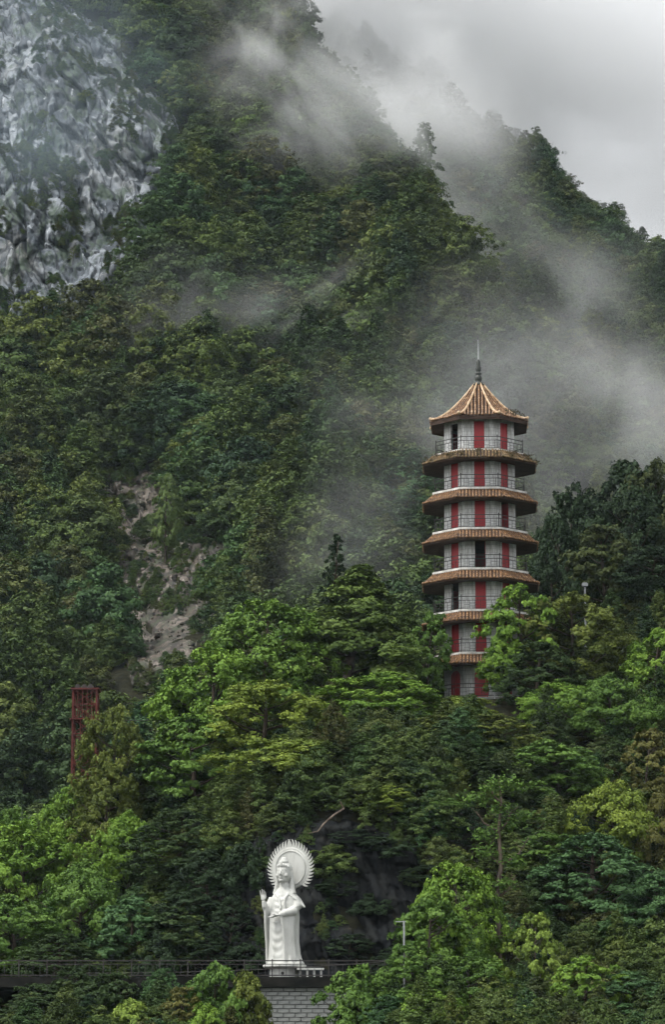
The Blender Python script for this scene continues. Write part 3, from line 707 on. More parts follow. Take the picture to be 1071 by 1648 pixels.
def instancer(name, X, Y, Z, kid, rotz, sxy, sz, protos, label):
    m = bpy.data.meshes.new(name); m.vertices.add(len(X))
    m.vertices.foreach_set('co', np.stack([X, Y, Z], -1).astype(np.float32).ravel())
    for nm, dt, val in (('rot', 'FLOAT_VECTOR', np.stack([0 * rotz, 0 * rotz, rotz], -1)), ('scl', 'FLOAT_VECTOR', np.stack([sxy, sxy, sz], -1))):
        a = m.attributes.new(nm, dt, 'POINT'); a.data.foreach_set('vector', val.astype(np.float32).ravel())
    a = m.attributes.new('kid', 'INT', 'POINT'); a.data.foreach_set('value', kid.astype(np.int32))
    o = link(name, m)
    ng = bpy.data.node_groups.new(name, 'GeometryNodeTree')
    ng.interface.new_socket('Geometry', in_out='INPUT', socket_type='NodeSocketGeometry'); ng.interface.new_socket('Geometry', in_out='OUTPUT', socket_type='NodeSocketGeometry')
    N = ng.nodes; L = ng.links
    gi = N.new('NodeGroupInput'); go = N.new('NodeGroupOutput'); ip = N.new('GeometryNodeInstanceOnPoints'); ip.inputs['Pick Instance'].default_value = True
    jn = N.new('GeometryNodeJoinGeometry')
    for ob in protos:
        oi = N.new('GeometryNodeObjectInfo'); oi.inputs['Object'].default_value = ob; oi.inputs['As Instance'].default_value = True
        oi.transform_space = 'ORIGINAL'; L.new(oi.outputs['Geometry'], jn.inputs[0])
    def attr(nm, dt):
        a = N.new('GeometryNodeInputNamedAttribute'); a.data_type = dt; a.inputs['Name'].default_value = nm; return a.outputs['Attribute']
    er = N.new('FunctionNodeEulerToRotation'); L.new(attr('rot', 'FLOAT_VECTOR'), er.inputs[0])
    L.new(gi.outputs[0], ip.inputs['Points']); L.new(jn.outputs[0], ip.inputs['Instance']); L.new(attr('kid', 'INT'), ip.inputs['Instance Index'])
    L.new(er.outputs[0], ip.inputs['Rotation']); L.new(attr('scl', 'FLOAT_VECTOR'), ip.inputs['Scale']); L.new(ip.outputs[0], go.inputs[0])
    md = o.modifiers.new('instances', 'NODES'); md.node_group = ng
    tag(o, label, 'forest', kind='stuff')
    return o
# the forest's crown kinds are the crowns of trees that stand in it
protos = []
io = np.where(ind)[0]
for k_ in range(len(FAR)):
    for o in bpy.data.objects:
        if o.type == 'MESH' and o.data is FAR[k_][0]: protos.append(o); break
rest = keep & ~ind
instancer('mountain_forest', X[rest], Y[rest], Z[rest] - 0.4, kid[rest], rotz[rest], sc[rest], sc[rest] * hs[rest], protos, 'dense green forest covering the mist hung mountain behind the pagoda')

# shrubs and creepers rooted on the rock faces
def on_rock(face, n, thr, wl, smin, smax, r, name, label, kinds=None):
    Xr, Yr, Zr, mr_ = [a.ravel() for a in ROCK[face]]
    c = (mr_ > -0.35) & (fbm(Xr / wl, Zr / (wl * 1.3), 7.7, 3) + 0.25 * (0.3 - mr_) > thr)
    i_ = r.choice(np.where(c)[0], n, replace=False)
    s2 = r.uniform(smin, smax, n) * r.uniform(0.6, 1.3, n)
    instancer(name, Xr[i_], Yr[i_] + 0.4 * s2, Zr[i_] - 2.6 * s2, r.integers(0, len(FAR), n), r.uniform(0, 6.28, n), s2, s2 * r.uniform(0.7, 1.1, n), protos, label)
on_rock('cliff_face', 1700, 0.00, 6.0, 0.10, 0.36, rf, 'cliff_shrubs', 'green shrubs clinging to the ledges of the grey cliff')
on_rock('rock_scar', 420, -0.02, 4.0, 0.10, 0.32, rf, 'scar_shrubs', 'small shrubs growing on the landslide scar')
on_rock('rock_wall_behind_statue', 170, 0.10, 2.6, 0.07, 0.20, rf, 'creepers', 'dark creepers and ferns hanging on the rock wall behind the statue')

# loose stones lying in the scar
Xr, Yr, Zr, mr_ = [a.ravel() for a in ROCK['rock_scar']]
mb = MB()
for i_ in rf.choice(np.where(mr_ > 0.25)[0], 420, replace=False):
    w_ = float(rf.uniform(0.12, 0.5) * rf.choice([0.7, 1.0, 1.9], p=[0.6, 0.32, 0.08])); n_ = 6; c_ = Vector((Xr[i_], Yr[i_], Zr[i_])); ph = rf.uniform(0, 6.28)
    mb.rings([[c_ + Vector((w_ * f_ * math.cos(ph + 6.283 * k_ / n_) * rf.uniform(0.7, 1.2), w_ * f_ * math.sin(ph + 6.283 * k_ / n_) * rf.uniform(0.7, 1.2), w_ * h_ * rf.uniform(0.8, 1.2))) for k_ in range(n_)] for f_, h_ in ((0.7, -0.6), (1.0, -0.1), (0.8, 0.45), (0.3, 0.75))])
rb_ = mb.build('rubble', M['scar']); tag(rb_, 'loose broken stones strewn over the landslide scar', 'rubble', kind='stuff')

# undergrowth on the temple hill
X, Y = scatter(-48, 48, 168, 292, 1.9, rf)
keep = np.abs(X) < 0.13 * Y + 4
keep &= np.hypot(X - PAG.x, Y - PAG.y) > 7.5
keep &= ~((Y > 184.2) & (Y < 200) & (X > -24) & (X < 5.5))
X, Y = X[keep], Y[keep]; Z = ground(X, Y)
Uf, Vf = proj(X, Y, Z + 0.8)
g = poly_mask(Uf, Vf, np.array(GROTTO, float), 30)
keep = ~((g > -0.2) & (Y < 210) & (rf.uniform(size=len(X)) > 0.12)) & ~((Uf > 370) & (Uf < 600) & (Y < 187))
X, Y, Z = X[keep], Y[keep], Z[keep]; n_ = len(X)
s_ = rf.uniform(0.28, 0.62, n_); s_ = np.where((np.abs(X - PAG.x) < 8) & (Y > 226) & (Y < 243), s_ * 0.15, s_)
instancer('undergrowth', X, Y, Z - 0.2, rf.integers(0, len(FAR), n_), rf.uniform(0, 6.28, n_), s_, s_ * rf.uniform(0.6, 1.0, n_), protos, 'low green undergrowth between the trees of the temple hill')

# ------------------------------------------------------------------ pagoda
def mat_tile(name, c1, c2, c3, rough=0.38):
    m = mat_noise(name, c1, c2, 2.6, rough, 0.5, (1, 1, 1), 0.15, c3=c3, lo=0.32, hi=0.58)
    return m
M['tile'] = mat_tile('ochre_glazed_tile', (0.055, 0.030, 0.015), (0.25, 0.122, 0.042), (0.44, 0.26, 0.11))
M['tile_moss'] = mat_tile('mossy_tile', (0.045, 0.040, 0.020), (0.19, 0.12, 0.05), (0.30, 0.19, 0.09), 0.75)
M['tile_top'] = mat_tile('wet_top_tile', (0.07, 0.034, 0.016), (0.27, 0.14, 0.058), (0.54, 0.39, 0.24), 0.32)
M['ridge_tile'] = mat_noise('ridge_tile', (0.36, 0.21, 0.10), (0.62, 0.47, 0.30), 2.0, 0.35, 0.5)
M['soffit'] = mat_noise('dark_soffit', (0.040, 0.026, 0.020), (0.085, 0.055, 0.042), 1.5, 0.8, 0.2)
M['red'] = mat_noise('red_paint', (0.34, 0.020, 0.026), (0.48, 0.034, 0.040), 1.2, 0.5, 0.4, (1, 1, 0.3))
M['iron'] = mat_noise('dark_iron', (0.018, 0.018, 0.018), (0.05, 0.042, 0.038), 4.0, 0.55, 0.4)
M['finial'] = mat_noise('finial_bronze', (0.012, 0.018, 0.014), (0.04, 0.045, 0.035), 3.0, 0.5, 0.5)
M['steel'] = mat_noise('pale_steel', (0.45, 0.47, 0.48), (0.62, 0.64, 0.64), 2.0, 0.45, 0.5)
M['pole'] = mat_noise('grey_pole', (0.26, 0.27, 0.28), (0.40, 0.41, 0.41), 2.0, 0.5, 0.4)
M['kerb'] = mat_noise('white_kerb', (0.40, 0.39, 0.36), (0.72, 0.70, 0.66), 1.5, 0.7, 0.3)
M['concrete'] = mat_noise('concrete', (0.16, 0.165, 0.16), (0.30, 0.30, 0.29), 1.2, 0.85, 0.2, (1, 1, 0.5), 0.2)
def mat_wall():
    m, n, l, b, out = mat_new('white_wall_tile')
    tc = n.new('ShaderNodeTexCoord'); sw = n.new('ShaderNodeSeparateXYZ'); cb = n.new('ShaderNodeCombineXYZ')
    l.new(tc.outputs['Object'], sw.inputs[0]); l.new(sw.outputs['X'], cb.inputs['X']); l.new(sw.outputs['Z'], cb.inputs['Y'])
    br = n.new('ShaderNodeTexBrick'); br.offset = 0.5
    br.inputs['Color1'].default_value = (0.78, 0.785, 0.77, 1); br.inputs['Color2'].default_value = (0.70, 0.71, 0.70, 1); br.inputs['Mortar'].default_value = (0.40, 0.40, 0.40, 1)
    br.inputs['Scale'].default_value = 1.0; br.inputs['Mortar Size'].default_value = 0.015; br.inputs['Brick Width'].default_value = 0.44; br.inputs['Row Height'].default_value = 0.36
    l.new(cb.outputs[0], br.inputs['Vector'])
    no = n.new('ShaderNodeTexNoise'); no.inputs['Scale'].default_value = 1.4; no.inputs['Detail'].default_value = 6
    mp = n.new('ShaderNodeMapping'); mp.inputs['Scale'].default_value = (2.2, 2.2, 0.5)
    l.new(tc.outputs['Object'], mp.inputs[0]); l.new(mp.outputs[0], no.inputs['Vector'])
    rp = n.new('ShaderNodeValToRGB'); rp.color_ramp.elements[0].position = 0.34; rp.color_ramp.elements[0].color = (0.50, 0.49, 0.45, 1); rp.color_ramp.elements[1].position = 0.62; rp.color_ramp.elements[1].color = (1, 1, 1, 1)
    l.new(no.outputs['Fac'], rp.inputs[0])
    mx = n.new('ShaderNodeMix'); mx.data_type = 'RGBA'; mx.blend_type = 'MULTIPLY'; mx.inputs[0].default_value = 1.0
    l.new(br.outputs['Color'], mx.inputs[6]); l.new(rp.outputs[0], mx.inputs[7]); l.new(mx.outputs[2], b.inputs['Base Color'])
    b.inputs['Roughness'].default_value = 0.6
    return m
M['wall'] = mat_wall()

pag = empty('pagoda', PAG, math.atan2(-PAG.x, PAG.y))
tag(pag, 'seven storey octagonal pagoda with ochre tiled eaves, white walls and red doors', 'pagoda')
T8 = math.tan(math.pi / 8)
def octo(ap, z, n=8): return [(ap / math.cos(math.pi / 8) * math.cos(math.pi / 8 + k * math.pi / 4), ap / math.cos(math.pi / 8) * math.sin(math.pi / 8 + k * math.pi / 4), z) for k in range(8)]
def prism(mb, prof):  return mb.rings([octo(a, z) for a, z in prof])

def roof_parts(prof, spacing, rad, upturn=0.0, step=0.34):
    """barrel tiles of an eight sided roof: prof(s) -> (apothem, height), s from 0 at the top to 1 at the eave"""
    mb = MB(); N = 22
    S = [i / N for i in range(N + 1)]; pr = [prof(s) for s in S]
    seg = [0.0]
    for i in range(N): seg.append(seg[-1] + math.hypot(pr[i + 1][0] - pr[i][0], pr[i + 1][1] - pr[i][1]))
    tot = seg[-1]
    def at(d): 
        s = float(np.interp(d, seg, S)); return prof(s)
    half = pr[-1][0] * T8
    nt = int(half / spacing)
    def pt(t, d, lift):
        a, z = at(d); c = abs(t) / (pr[-1][0] * T8); return Vector((t, -a, z + lift + upturn * c ** 4 * (d / tot) ** 3))
    for side in range(8):
        R_ = Matrix.Rotation(side * math.pi / 4, 3, 'Z')
        for i in range(-nt, nt + 1):
            t = i * spacing
            d0 = 0.0
            while d0 < tot and at(d0)[0] * T8 < abs(t) - 0.02: d0 += 0.04
            d = tot + random.uniform(0.0, 0.11); cuts = [d]; lj = random.uniform(-0.02, 0.03)
            while d - step > d0: d -= step; cuts.append(d)
            if cuts[-1] - d0 > 0.08: cuts.append(d0)
            cuts = cuts[::-1]
            for j in range(len(cuts) - 1):
                rr = []
                for dd, k in ((cuts[j], 0.8), (cuts[j + 1], 1.1)):
                    p = pt(t + lj * 0.6, min(dd, tot), lj)
                    if dd > tot: p.y -= dd - tot; p.z -= 0.5 * (dd - tot)
                    rr.append([R_ @ (p + Vector((math.cos(q) * rad * k, 0, math.sin(q) * rad * k * 1.1 + (0.015 if k > 1 else 0)))) for q in (math.pi * 1.05, math.pi * 0.75, math.pi * 0.5, math.pi * 0.25, -0.05 * math.pi)])
                mb.rings(rr, True)
    return mb

V_DECK = [1124, 1049, 980, 913, 848, 783, 719]
Zd = []
for i, v in enumerate(V_DECK):
    Zd.append(P(776, v, 240.9).z - PAG.z)
ZROOF = P(776, 667, 240.9).z - PAG.z            # eave of the top roof
# meshes shared by the storeys (unit: lowest storey size)
aB, aD, aE = 3.12, 4.15, 5.02
DROP = 1.02
def skirt(s): return (aD - 0.12 + (aE - aD + 0.12) * s, -0.16 - (DROP - 0.16) * (s ** 0.86))
tiles_mesh = roof_parts(skirt, 0.29, 0.10).mesh('eave_tiles', M['tile'], True)
tiles_moss = tiles_mesh.copy(); tiles_moss.materials.clear(); tiles_moss.materials.append(M['tile_moss'])
mb = MB(); prism(mb, [(aB + 0.0, -DROP - 0.02), (aE - 0.06, -DROP - 0.14), (aE - 0.02, -DROP - 0.0), (aD - 0.1, -0.2), (aB + 0.0, -0.2)])
roof_body = mb.mesh('eave_body', M['soffit'])
mb = MB(); mb.tube([(0, 0, 0), (0.42, 0, -0.46), (0.78, 0, -0.82), (1.0, 0, -0.93)], [0.10, 0.115, 0.125, 0.13], 6)
mb.ell((1.05, 0, -0.90), (0.13, 0.11, 0.15), nu=8, nv=5)
hip_mesh = mb.mesh('hip', M['tile'], True)
mb = MB(); prism(mb, [(aD - 0.9, -0.19), (aD + 0.02, -0.17), (aD + 0.02, 0.0), (aB - 0.35, 0.0), (aB - 0.35, -0.19)])
kerb_mesh = mb.mesh('deck', M['kerb'])
fw = 2 * aB * T8                                  # width of a wall face
def wall_face(dw, dh, H):
    mb = MB(); th = 0.22; sw = (fw - dw) / 2
    mb.box((-(dw + sw) / 2, th / 2 - 0, H / 2), (sw, th, H)); mb.box(((dw + sw) / 2, th / 2, H / 2), (sw, th, H))
    mb.box((0, th / 2, (H + dh) / 2), (dw - 0.004, th - 0.004, H - dh)); return mb
WH = 3.36
wall_mesh = wall_face(0.90, 2.80, WH).mesh('wall_panel', M['wall'])
mb = MB(); mb.box((0, 0.125, 1.39), (0.89, 0.07, 2.78)); mb.box((0, 0.085, 1.39), (0.03, 0.03, 2.74))
for x in (-0.425, 0.425): mb.box((x, 0.075, 1.39), (0.05, 0.06, 2.78))
for z in (0.1, 1.25, 2.70): mb.box((-0.21, 0.085, z), (0.36, 0.03, 0.09)); mb.box((0.21, 0.085, z), (0.36, 0.03, 0.09))
door_mesh = mb.mesh('door', M['red'])
mb = MB(); mb.box((0.43, 0.45, 1.39), (0.05, 0.80, 2.74)); open_mesh = mb.mesh('door_leaf', M['red'])
# railing panel: one side of the octagon
rw = 2 * (aD - 0.09) * T8
mb = MB()
for z in (0.10, 0.78, 1.10): mb.box((0, 0, z), (rw - 0.07, 0.04, 0.05 if z < 1 else 0.065))
for i in range(-3, 4):
    mb.box((i * rw / 7.0 , 0, 0.44), (0.03, 0.03, 0.64))
    if i < 3: mb.box(((i + 0.5) * rw / 7.0, 0, 0.94), (0.018, 0.018, 0.28))
for i in range(-3, 3):
    if i % 2 == 0: mb.box(((i + 0.5) * rw / 7.0, 0, 0.52), (rw / 7 - 0.02, 0.018, 0.02)); mb.box(((i + 0.5) * rw / 7.0, 0, 0.30), (rw / 7 - 0.02, 0.018, 0.02))
    else: mb.box(((i + 0.5) * rw / 7.0, 0, 0.41), (rw / 7 - 0.02, 0.018, 0.02))
rail_mesh = mb.mesh('railing', M['iron'])
mb = MB(); mb.box((0, 0, 0.60), (0.06, 0.06, 1.2)); mb.ell((0, 0, 1.22), (0.05, 0.05, 0.05), nu=6, nv=4)
post_mesh = mb.mesh('post', M['iron'])
OPEN = {(6, 7): 1, (4, 1): 1, (3, 0): 1, (2, 7): 1}
for i in range(7):
    s = 1.0 - 0.006 * i; z0 = Zd[i]
    H = (Zd[i + 1] if i < 6 else ZROOF + 0.35) - z0
    if i > 0:
        k = link('eave', tiles_moss if i == 6 else tiles_mesh, pag, (0, 0, z0), None, (s, s, 1)); k['kind'] = 'stuff'
        rb = link('soffit', roof_body, pag, (0, 0, z0), None, (s, s, 1))
        for q in range(8):
            a = math.pi / 8 + q * math.pi / 4; rr = (aD - 0.12) / math.cos(math.pi / 8) * s
            link('hip_ridge', hip_mesh, rb, (rr * math.cos(a), rr * math.sin(a), -0.10), (0, 0, a))
        dk = link('deck', kerb_mesh, pag, (0, 0, z0 - (0.12 if i == 6 else 0)), None, (s * (0.985 if i == 6 else 1), s * (0.985 if i == 6 else 1), 1))
        for q in range(8):
            a = q * math.pi / 4; p = Vector((math.sin(a), -math.cos(a), 0)) * (aD - 0.09) * s
            link('railing_panel', rail_mesh, dk, (p.x, p.y, 0), (0, 0, a), (s, 1, 1))
            a += math.pi / 8; p = Vector((math.sin(a), -math.cos(a), 0)) * (aD - 0.09) / math.cos(math.pi / 8) * s
            link('post', post_mesh, dk, (p.x, p.y, 0), (0, 0, a))
    for q in range(8):
        a = q * math.pi / 4; p = Vector((math.sin(a), -math.cos(a), 0)) * aB * s
        if i > 0:
            wp = link('wall_panel', wall_mesh, pag, (p.x, p.y, z0), (0, 0, a), (s * 1.001, 1, (H - 0.16) / WH))
            if (i, q) in OPEN:
                link('door', open_mesh, pag, (p.x, p.y, z0), (0, 0, a))
            else:
                link('door', door_mesh, pag, (p.x, p.y, z0), (0, 0, a), (s, 1, (H - 0.16) / WH))
# ground storey with arched doors
H0 = Zd[1] - Zd[0] - 0.16
for q in range(8):
    a = q * math.pi / 4; p = Vector((math.sin(a), -math.cos(a), 0)) * aB
    if q == 0:
        mb = MB(); sw = (fw - 1.16) / 2
        mb.box((-(1.16 + sw) / 2, 0.11, H0 / 2), (sw, 0.22, H0)); mb.box(((1.16 + sw) / 2, 0.11, H0 / 2), (sw, 0.22, H0))
        vs = []; n = 12
        for y in (0.002, 0.218):
            for j in range(n + 1):
                an = math.pi * j / n; vs.append((-0.58 * math.cos(an), y, 2.15 + 0.45 * math.sin(an)))
            for j in range(n + 1): vs.append((-0.58 + 1.16 * j / n, y, H0 - 0.002))
        m_ = n + 1; fs = []
        for y in (0, 1):
            o_ = y * 2 * m_
            fs += [(o_ + j, o_ + j + 1, o_ + m_ + j + 1, o_ + m_ + j) for j in range(n)]
        fs += [(j, j + 1, 2 * m_ + j + 1, 2 * m_ + j) for j in range(n)]
        mb.add(vs, fs); base_wall = mb.mesh('wall_panel', M['wall'])
        mb = MB(); vs = [(-0.575, y, 0.0) for y in (0.06, 0.13)]
        ring = [(-0.575, 0), (0.575, 0)] + [(0.575 * math.cos(math.pi * j / n), 2.15 + 0.44 * math.sin(math.pi * j / n)) for j in range(n + 1)]
        mb.rings([[(x, y, z) for x, z in ring] for y in (0.06, 0.13)]); mb.box((0, 0.045, 1.2), (0.03, 0.03, 2.3))
        base_door = mb.mesh('door', M['red'])
    link('wall_panel', base_wall, pag, (p.x, p.y, Zd[0]), (0, 0, a), (1.001, 1, 1))
    link('door', base_door, pag, (p.x, p.y, Zd[0]), (0, 0, a))
mb = MB(); prism(mb, [(aD + 1.1, -2.2), (aD + 1.1, -0.03), (aD + 1.0, 0.0), (0.5, 0.0), (0.5, -2.2)])
link('plinth', mb.mesh('plinth', M['concrete']), pag, (0, 0, Zd[0]))
for q in range(8):
    if q == 1: continue
    a = q * math.pi / 4; k = (aD + 0.95) / (aD - 0.09); p = Vector((math.sin(a), -math.cos(a), 0)) * (aD + 0.95)
    link('railing_panel', rail_mesh, pag, (p.x, p.y, Zd[0] + 0.01), (0, 0, a), (k, 1, 1))
# top roof
aR = 4.16; HR = 3.55
def toproof(s):
    t = 1 - s; return (0.38 + (aR - 0.38) * s, HR * t ** 1.55)
tr_ = link('roof', (lambda mb: prism(mb, [(aB - 0.3, -0.05), (aR - 0.05, -0.40), (aR - 0.02, -0.10)] + [(toproof(1 - j / 8)[0] - 0.06, toproof(1 - j / 8)[1] - 0.07) for j in range(1, 9)]).mesh('roof', M['soffit']))(MB()), pag, (0, 0, ZROOF))
k = link('roof_tiles', roof_parts(toproof, 0.30, 0.10, 0.10).mesh('roof_tiles', M['tile_top'], True), tr_); k['kind'] = 'stuff'
hp = []; hr = []
for j in range(13):
    s = j / 12; a, z = toproof(s); hp.append((a / math.cos(math.pi / 8), 0, z + 0.06 + 0.10 * s ** 8)); hr.append(0.09 + 0.04 * s)
mb = MB(); mb.tube(hp, hr, 7); mb.ell((hp[-1][0] + 0.02, 0, hp[-1][2] + 0.02), (0.14, 0.13, 0.16), nu=8, nv=6)
hm = mb.mesh('hip_ridge', M['ridge_tile'], True)
for q in range(8): link('hip_ridge', hm, tr_, (0, 0, 0), (0, 0, math.pi / 8 + q * math.pi / 4))
zf = ZROOF + HR - 0.1
fin = link('finial', MB().lathe([(0.0, 0), (0.52, 0), (0.56, 0.12), (0.42, 0.22), (0.40, 0.30), (0.24, 0.36), (0.30, 0.5), (0.33, 0.72), (0.26, 0.92), (0.17, 0.98), (0.27, 1.06), (0.27, 1.16), (0.16, 1.24), (0.22, 1.34), (0.24, 1.6), (0.19, 1.85), (0.19, 1.92), (0.17, 2.15), (0.10, 2.32), (0.04, 2.4), (0, 2.42)], 14).mesh('finial', M['finial'], True), pag, (0, 0, zf))
mb = MB(); mb.tube([(0, 0, 2.3), (0, 0, 3.0), (0, 0, 4.15)], [0.05, 0.045, 0.02], 6); mb.build('lightning_rod', M['steel'], fin)
# weeds that have taken root in the roofs
def tuft(parent, loc, n, r, h, color, seed):
    rr = np.random.default_rng(seed); c = rr.normal(0, r, (n, 3)) * np.array([1, 1, 0]) + np.array([0, 0, 1.0]) * rr.uniform(0, h, (n, 1))
    nn = rr.normal(0, 0.6, (n, 3)) + np.array([0, -0.4, 0.5]); nn /= np.linalg.norm(nn, axis=1, keepdims=True)
    m = bpy.data.meshes.new('weeds'); co = leaf_cloud(c, nn, rr.uniform(0.10, 0.26, n), rr.uniform(0.05, 0.12, n), rr)
    quad_mesh(m, co, np.arange(len(co)).reshape(-1, 4)); a = m.attributes.new('tint', 'FLOAT', 'POINT'); a.data.foreach_set('value', np.repeat(rr.uniform(0, 1, n), 4).astype(np.float32))
    m.materials.append(M['leaf']); o = link('weeds', m, parent, loc); o.color = (*color, 1); o['kind'] = 'stuff'
for (x, y, z, n) in ((3.1, -2.3, 0.25, 70), (2.5, -3.0, 0.3, 50), (3.5, -1.2, 0.3, 60), (2.9, -1.6, 0.6, 40)):
    tuft(pag, (x, y, ZROOF + z), n, 0.22, 0.45, (0.06, 0.055, 0.03), int(x * 10))
rr_ = np.random.default_rng(9)
for j in range(22):
    a = rr_.uniform(-2.9, -0.2); r_ = rr_.uniform(4.25, 4.9); ap = r_ / max(abs(math.cos((a + math.pi / 2 + math.pi / 8) % (math.pi / 4) - math.pi / 8)), 0.92)
    tuft(pag, (ap * math.cos(a), ap * math.sin(a), Zd[6] - 0.2 - (r_ - 4.1) * 0.9), 26, 0.16, 0.22, (0.075, 0.06, 0.028), 300 + j)
# stair with pale railing at the pagoda's right
st0 = P(797, 1127, 238.2); sg = empty('stair_railing', st0)
tag(sg, 'pale steel stair railing at the right foot of the pagoda', 'railing')
for j, (a, b) in enumerate((((0, 0, -0.6), (0, 0, 2.05)), ((1.0, 0.3, 0), (1.0, 0.3, 2.25)))): MB().bar(a, b, 0.08).build('post', M['steel'], sg)
for z in (0.6, 1.3, 2.0): MB().bar((0, 0, z), (1.0, 0.3, z + 0.22), 0.06).build('rail', M['steel'], sg)
for j in range(1, 4): MB().bar((0.25 * j, 0.075 * j, 0.65), (0.25 * j, 0.075 * j, 2.05), 0.03).build('baluster', M['steel'], sg)

# ------------------------------------------------------------------ statue
SY = 191.0
sp = P(457, 1553, SY)
stat = empty('statue', (sp.x, SY, TER_Z), math.radians(-24))
tag(stat, 'tall white robed statue with raised hand and flaming halo behind its head', 'statue')
SZ = sp.z - TER_Z                                # robe hem above the terrace
KEY = [(0.0, 0.10, 0.0, 1.28, 1.0), (0.2, 0.08, 0.0, 1.19, 0.95), (0.7, 0.03, 0, 1.06, 0.88), (1.5, 0.0, 0, 1.00, 0.82), (2.4, 0.0, 0, 1.02, 0.82), (3.1, 0.0, 0, 1.04, 0.80),
       (3.8, 0.0, 0.02, 1.0, 0.70), (4.25, 0.0, 0.05, 0.94, 0.60), (4.55, 0, 0.07, 0.78, 0.50), (4.80, 0, 0.08, 0.52, 0.42), (5.0, 0, 0.08, 0.36, 0.35), (5.5, 0, 0.04, 0.30, 0.30)]
KA = np.array(KEY); rings = []
for z in np.linspace(0, 5.5, 190):
    cx, cy2, hw, hd = [float(np.interp(z, KA[:, 0], KA[:, c])) for c in (1, 2, 3, 4)]
    ring = []
    low = max(0.0, min(1.0, (3.0 - z) / 2.2))
    for k in range(150):
        a = 2 * math.pi * k / 150; c, s_ = math.cos(a), math.sin(a)
        x = hw * c; y = hd * s_; d = 0.0
        front = max(0.0, -s_)
        mid = math.exp(-((x + 0.12) / 0.42) ** 4) * front
        if 0.25 < z < 2.75:                       # hanging swags on the front of the skirt
            d += 0.020 * mid * math.cos(2 * math.pi * (z + 0.0 - 1.1 * (x + 0.12) ** 2) / 0.55)
        d += (1 - mid) * (0.035 + 0.03 * low) * math.sin(13 * a + 0.7 * math.sin(z * 1.1)) * min(1.0, max(0.0, (4.2 - z) / 1.0))
        if 3.2 < z < 4.5: d += 0.03 * front * math.cos(2 * math.pi * (z - 0.5 * x * x) / 0.38) * math.exp(-(x / 0.4) ** 2)
        ring.append((cx + (hw + d) * c, cy2 + (hd + d) * s_, z))
    rings.append(ring)
mb = MB(); mb.rings(rings)
def q3(ax, d): return Quaternion(ax, math.radians(d))
# hem spreading over the base, a step to one side
mb.ell((0.85, 0.1, 0.08), (0.55, 0.55, 0.16)); mb.ell((-0.75, 0.1, 0.08), (0.5, 0.6, 0.13))
# arm raised with its hand, long sleeve hanging below it
mb.tube([(-0.80, 0.02, 4.28), (-0.98, -0.20, 3.75), (-0.98, -0.50, 3.45), (-1.02, -0.78, 3.80), (-1.06, -0.88, 4.12)], [0.30, 0.30, 0.28, 0.20, 0.13], 16)
for j in range(6):
    f = j / 5; mb.tube([(-0.98 + 0.05 * f, -0.78 + 0.55 * f, 3.75 - 0.25 * f), (-1.02, -0.66 + 0.45 * f, 2.6), (-1.0, -0.52 + 0.4 * f, 1.3), (-1.02, -0.4 + 0.3 * f, 0.15)], [0.10, 0.10, 0.085, 0.10], 8)
# arm laid across the waist, sleeve hanging below
mb.tube([(0.80, 0.02, 4.28), (1.02, -0.10, 3.75), (0.95, -0.50, 3.42), (0.45, -0.92, 3.28), (0.12, -1.02, 3.18)], [0.30, 0.33, 0.32, 0.23, 0.14], 16)
for j in range(7):
    f = j / 6; mb.tube([(0.25 + 0.66 * f, -0.98 + 0.5 * f, 3.20 + 0.08 * f), (0.40 + 0.5 * f, -0.92 + 0.4 * f, 2.3), (0.45 + 0.5 * f, -0.86 + 0.36 * f, 1.2), (0.48 + 0.58 * f, -0.86 + 0.4 * f, 0.25)], [0.12, 0.10, 0.085, 0.075], 8)
# shoulder cape with its pointed end, collar
mb.rings([[(0.40, -0.40, 4.66), (0.62, 0.35, 4.70), (0.52, 0.40, 4.55), (0.34, -0.36, 4.50)], [(0.95, -0.34, 4.25), (1.10, 0.30, 4.25), (0.98, 0.30, 4.12), (0.86, -0.28, 4.12)], [(1.46, -0.05, 3.72), (1.52, 0.10, 3.72), (1.44, 0.10, 3.64), (1.40, -0.03, 3.64)]])
mb.tube([(-0.45, -0.30, 4.62), (-0.15, -0.56, 4.35), (0.05, -0.70, 3.9), (0.10, -0.80, 3.55)], [0.07, 0.08, 0.08, 0.07], 8)
mb.tube([(0.48, -0.28, 4.62), (0.36, -0.56, 4.30), (0.34, -0.72, 3.9), (0.42, -0.80, 3.5)], [0.07, 0.08, 0.08, 0.07], 8)
# veil falling from the crown behind the neck to the shoulders
for sx in (-1, 1):
    mb.tube([(sx * 0.30, 0.10, 6.35), (sx * 0.47, 0.12, 5.95), (sx * 0.52, 0.10, 5.4), (sx * 0.58, 0.08, 4.95), (sx * 0.66, 0.05, 4.6)], [0.13, 0.13, 0.13, 0.16, 0.18], 10)
mb.ell((0, 0.30, 5.75), (0.50, 0.26, 0.95)); mb.ell((0, 0.28, 5.0), (0.62, 0.28, 0.5))
def remesh(o, v, it=2):
    m = o.modifiers.new('fuse', 'REMESH'); m.mode = 'VOXEL'; m.voxel_size = v; m.use_smooth_shade = True
    if it:
        s = o.modifiers.new('soften', 'SMOOTH'); s.factor = 0.5; s.iterations = it
body = mb.build('body', M['white_stone'], stat, loc=(0, 0, SZ)); remesh(body, 0.033, 2)
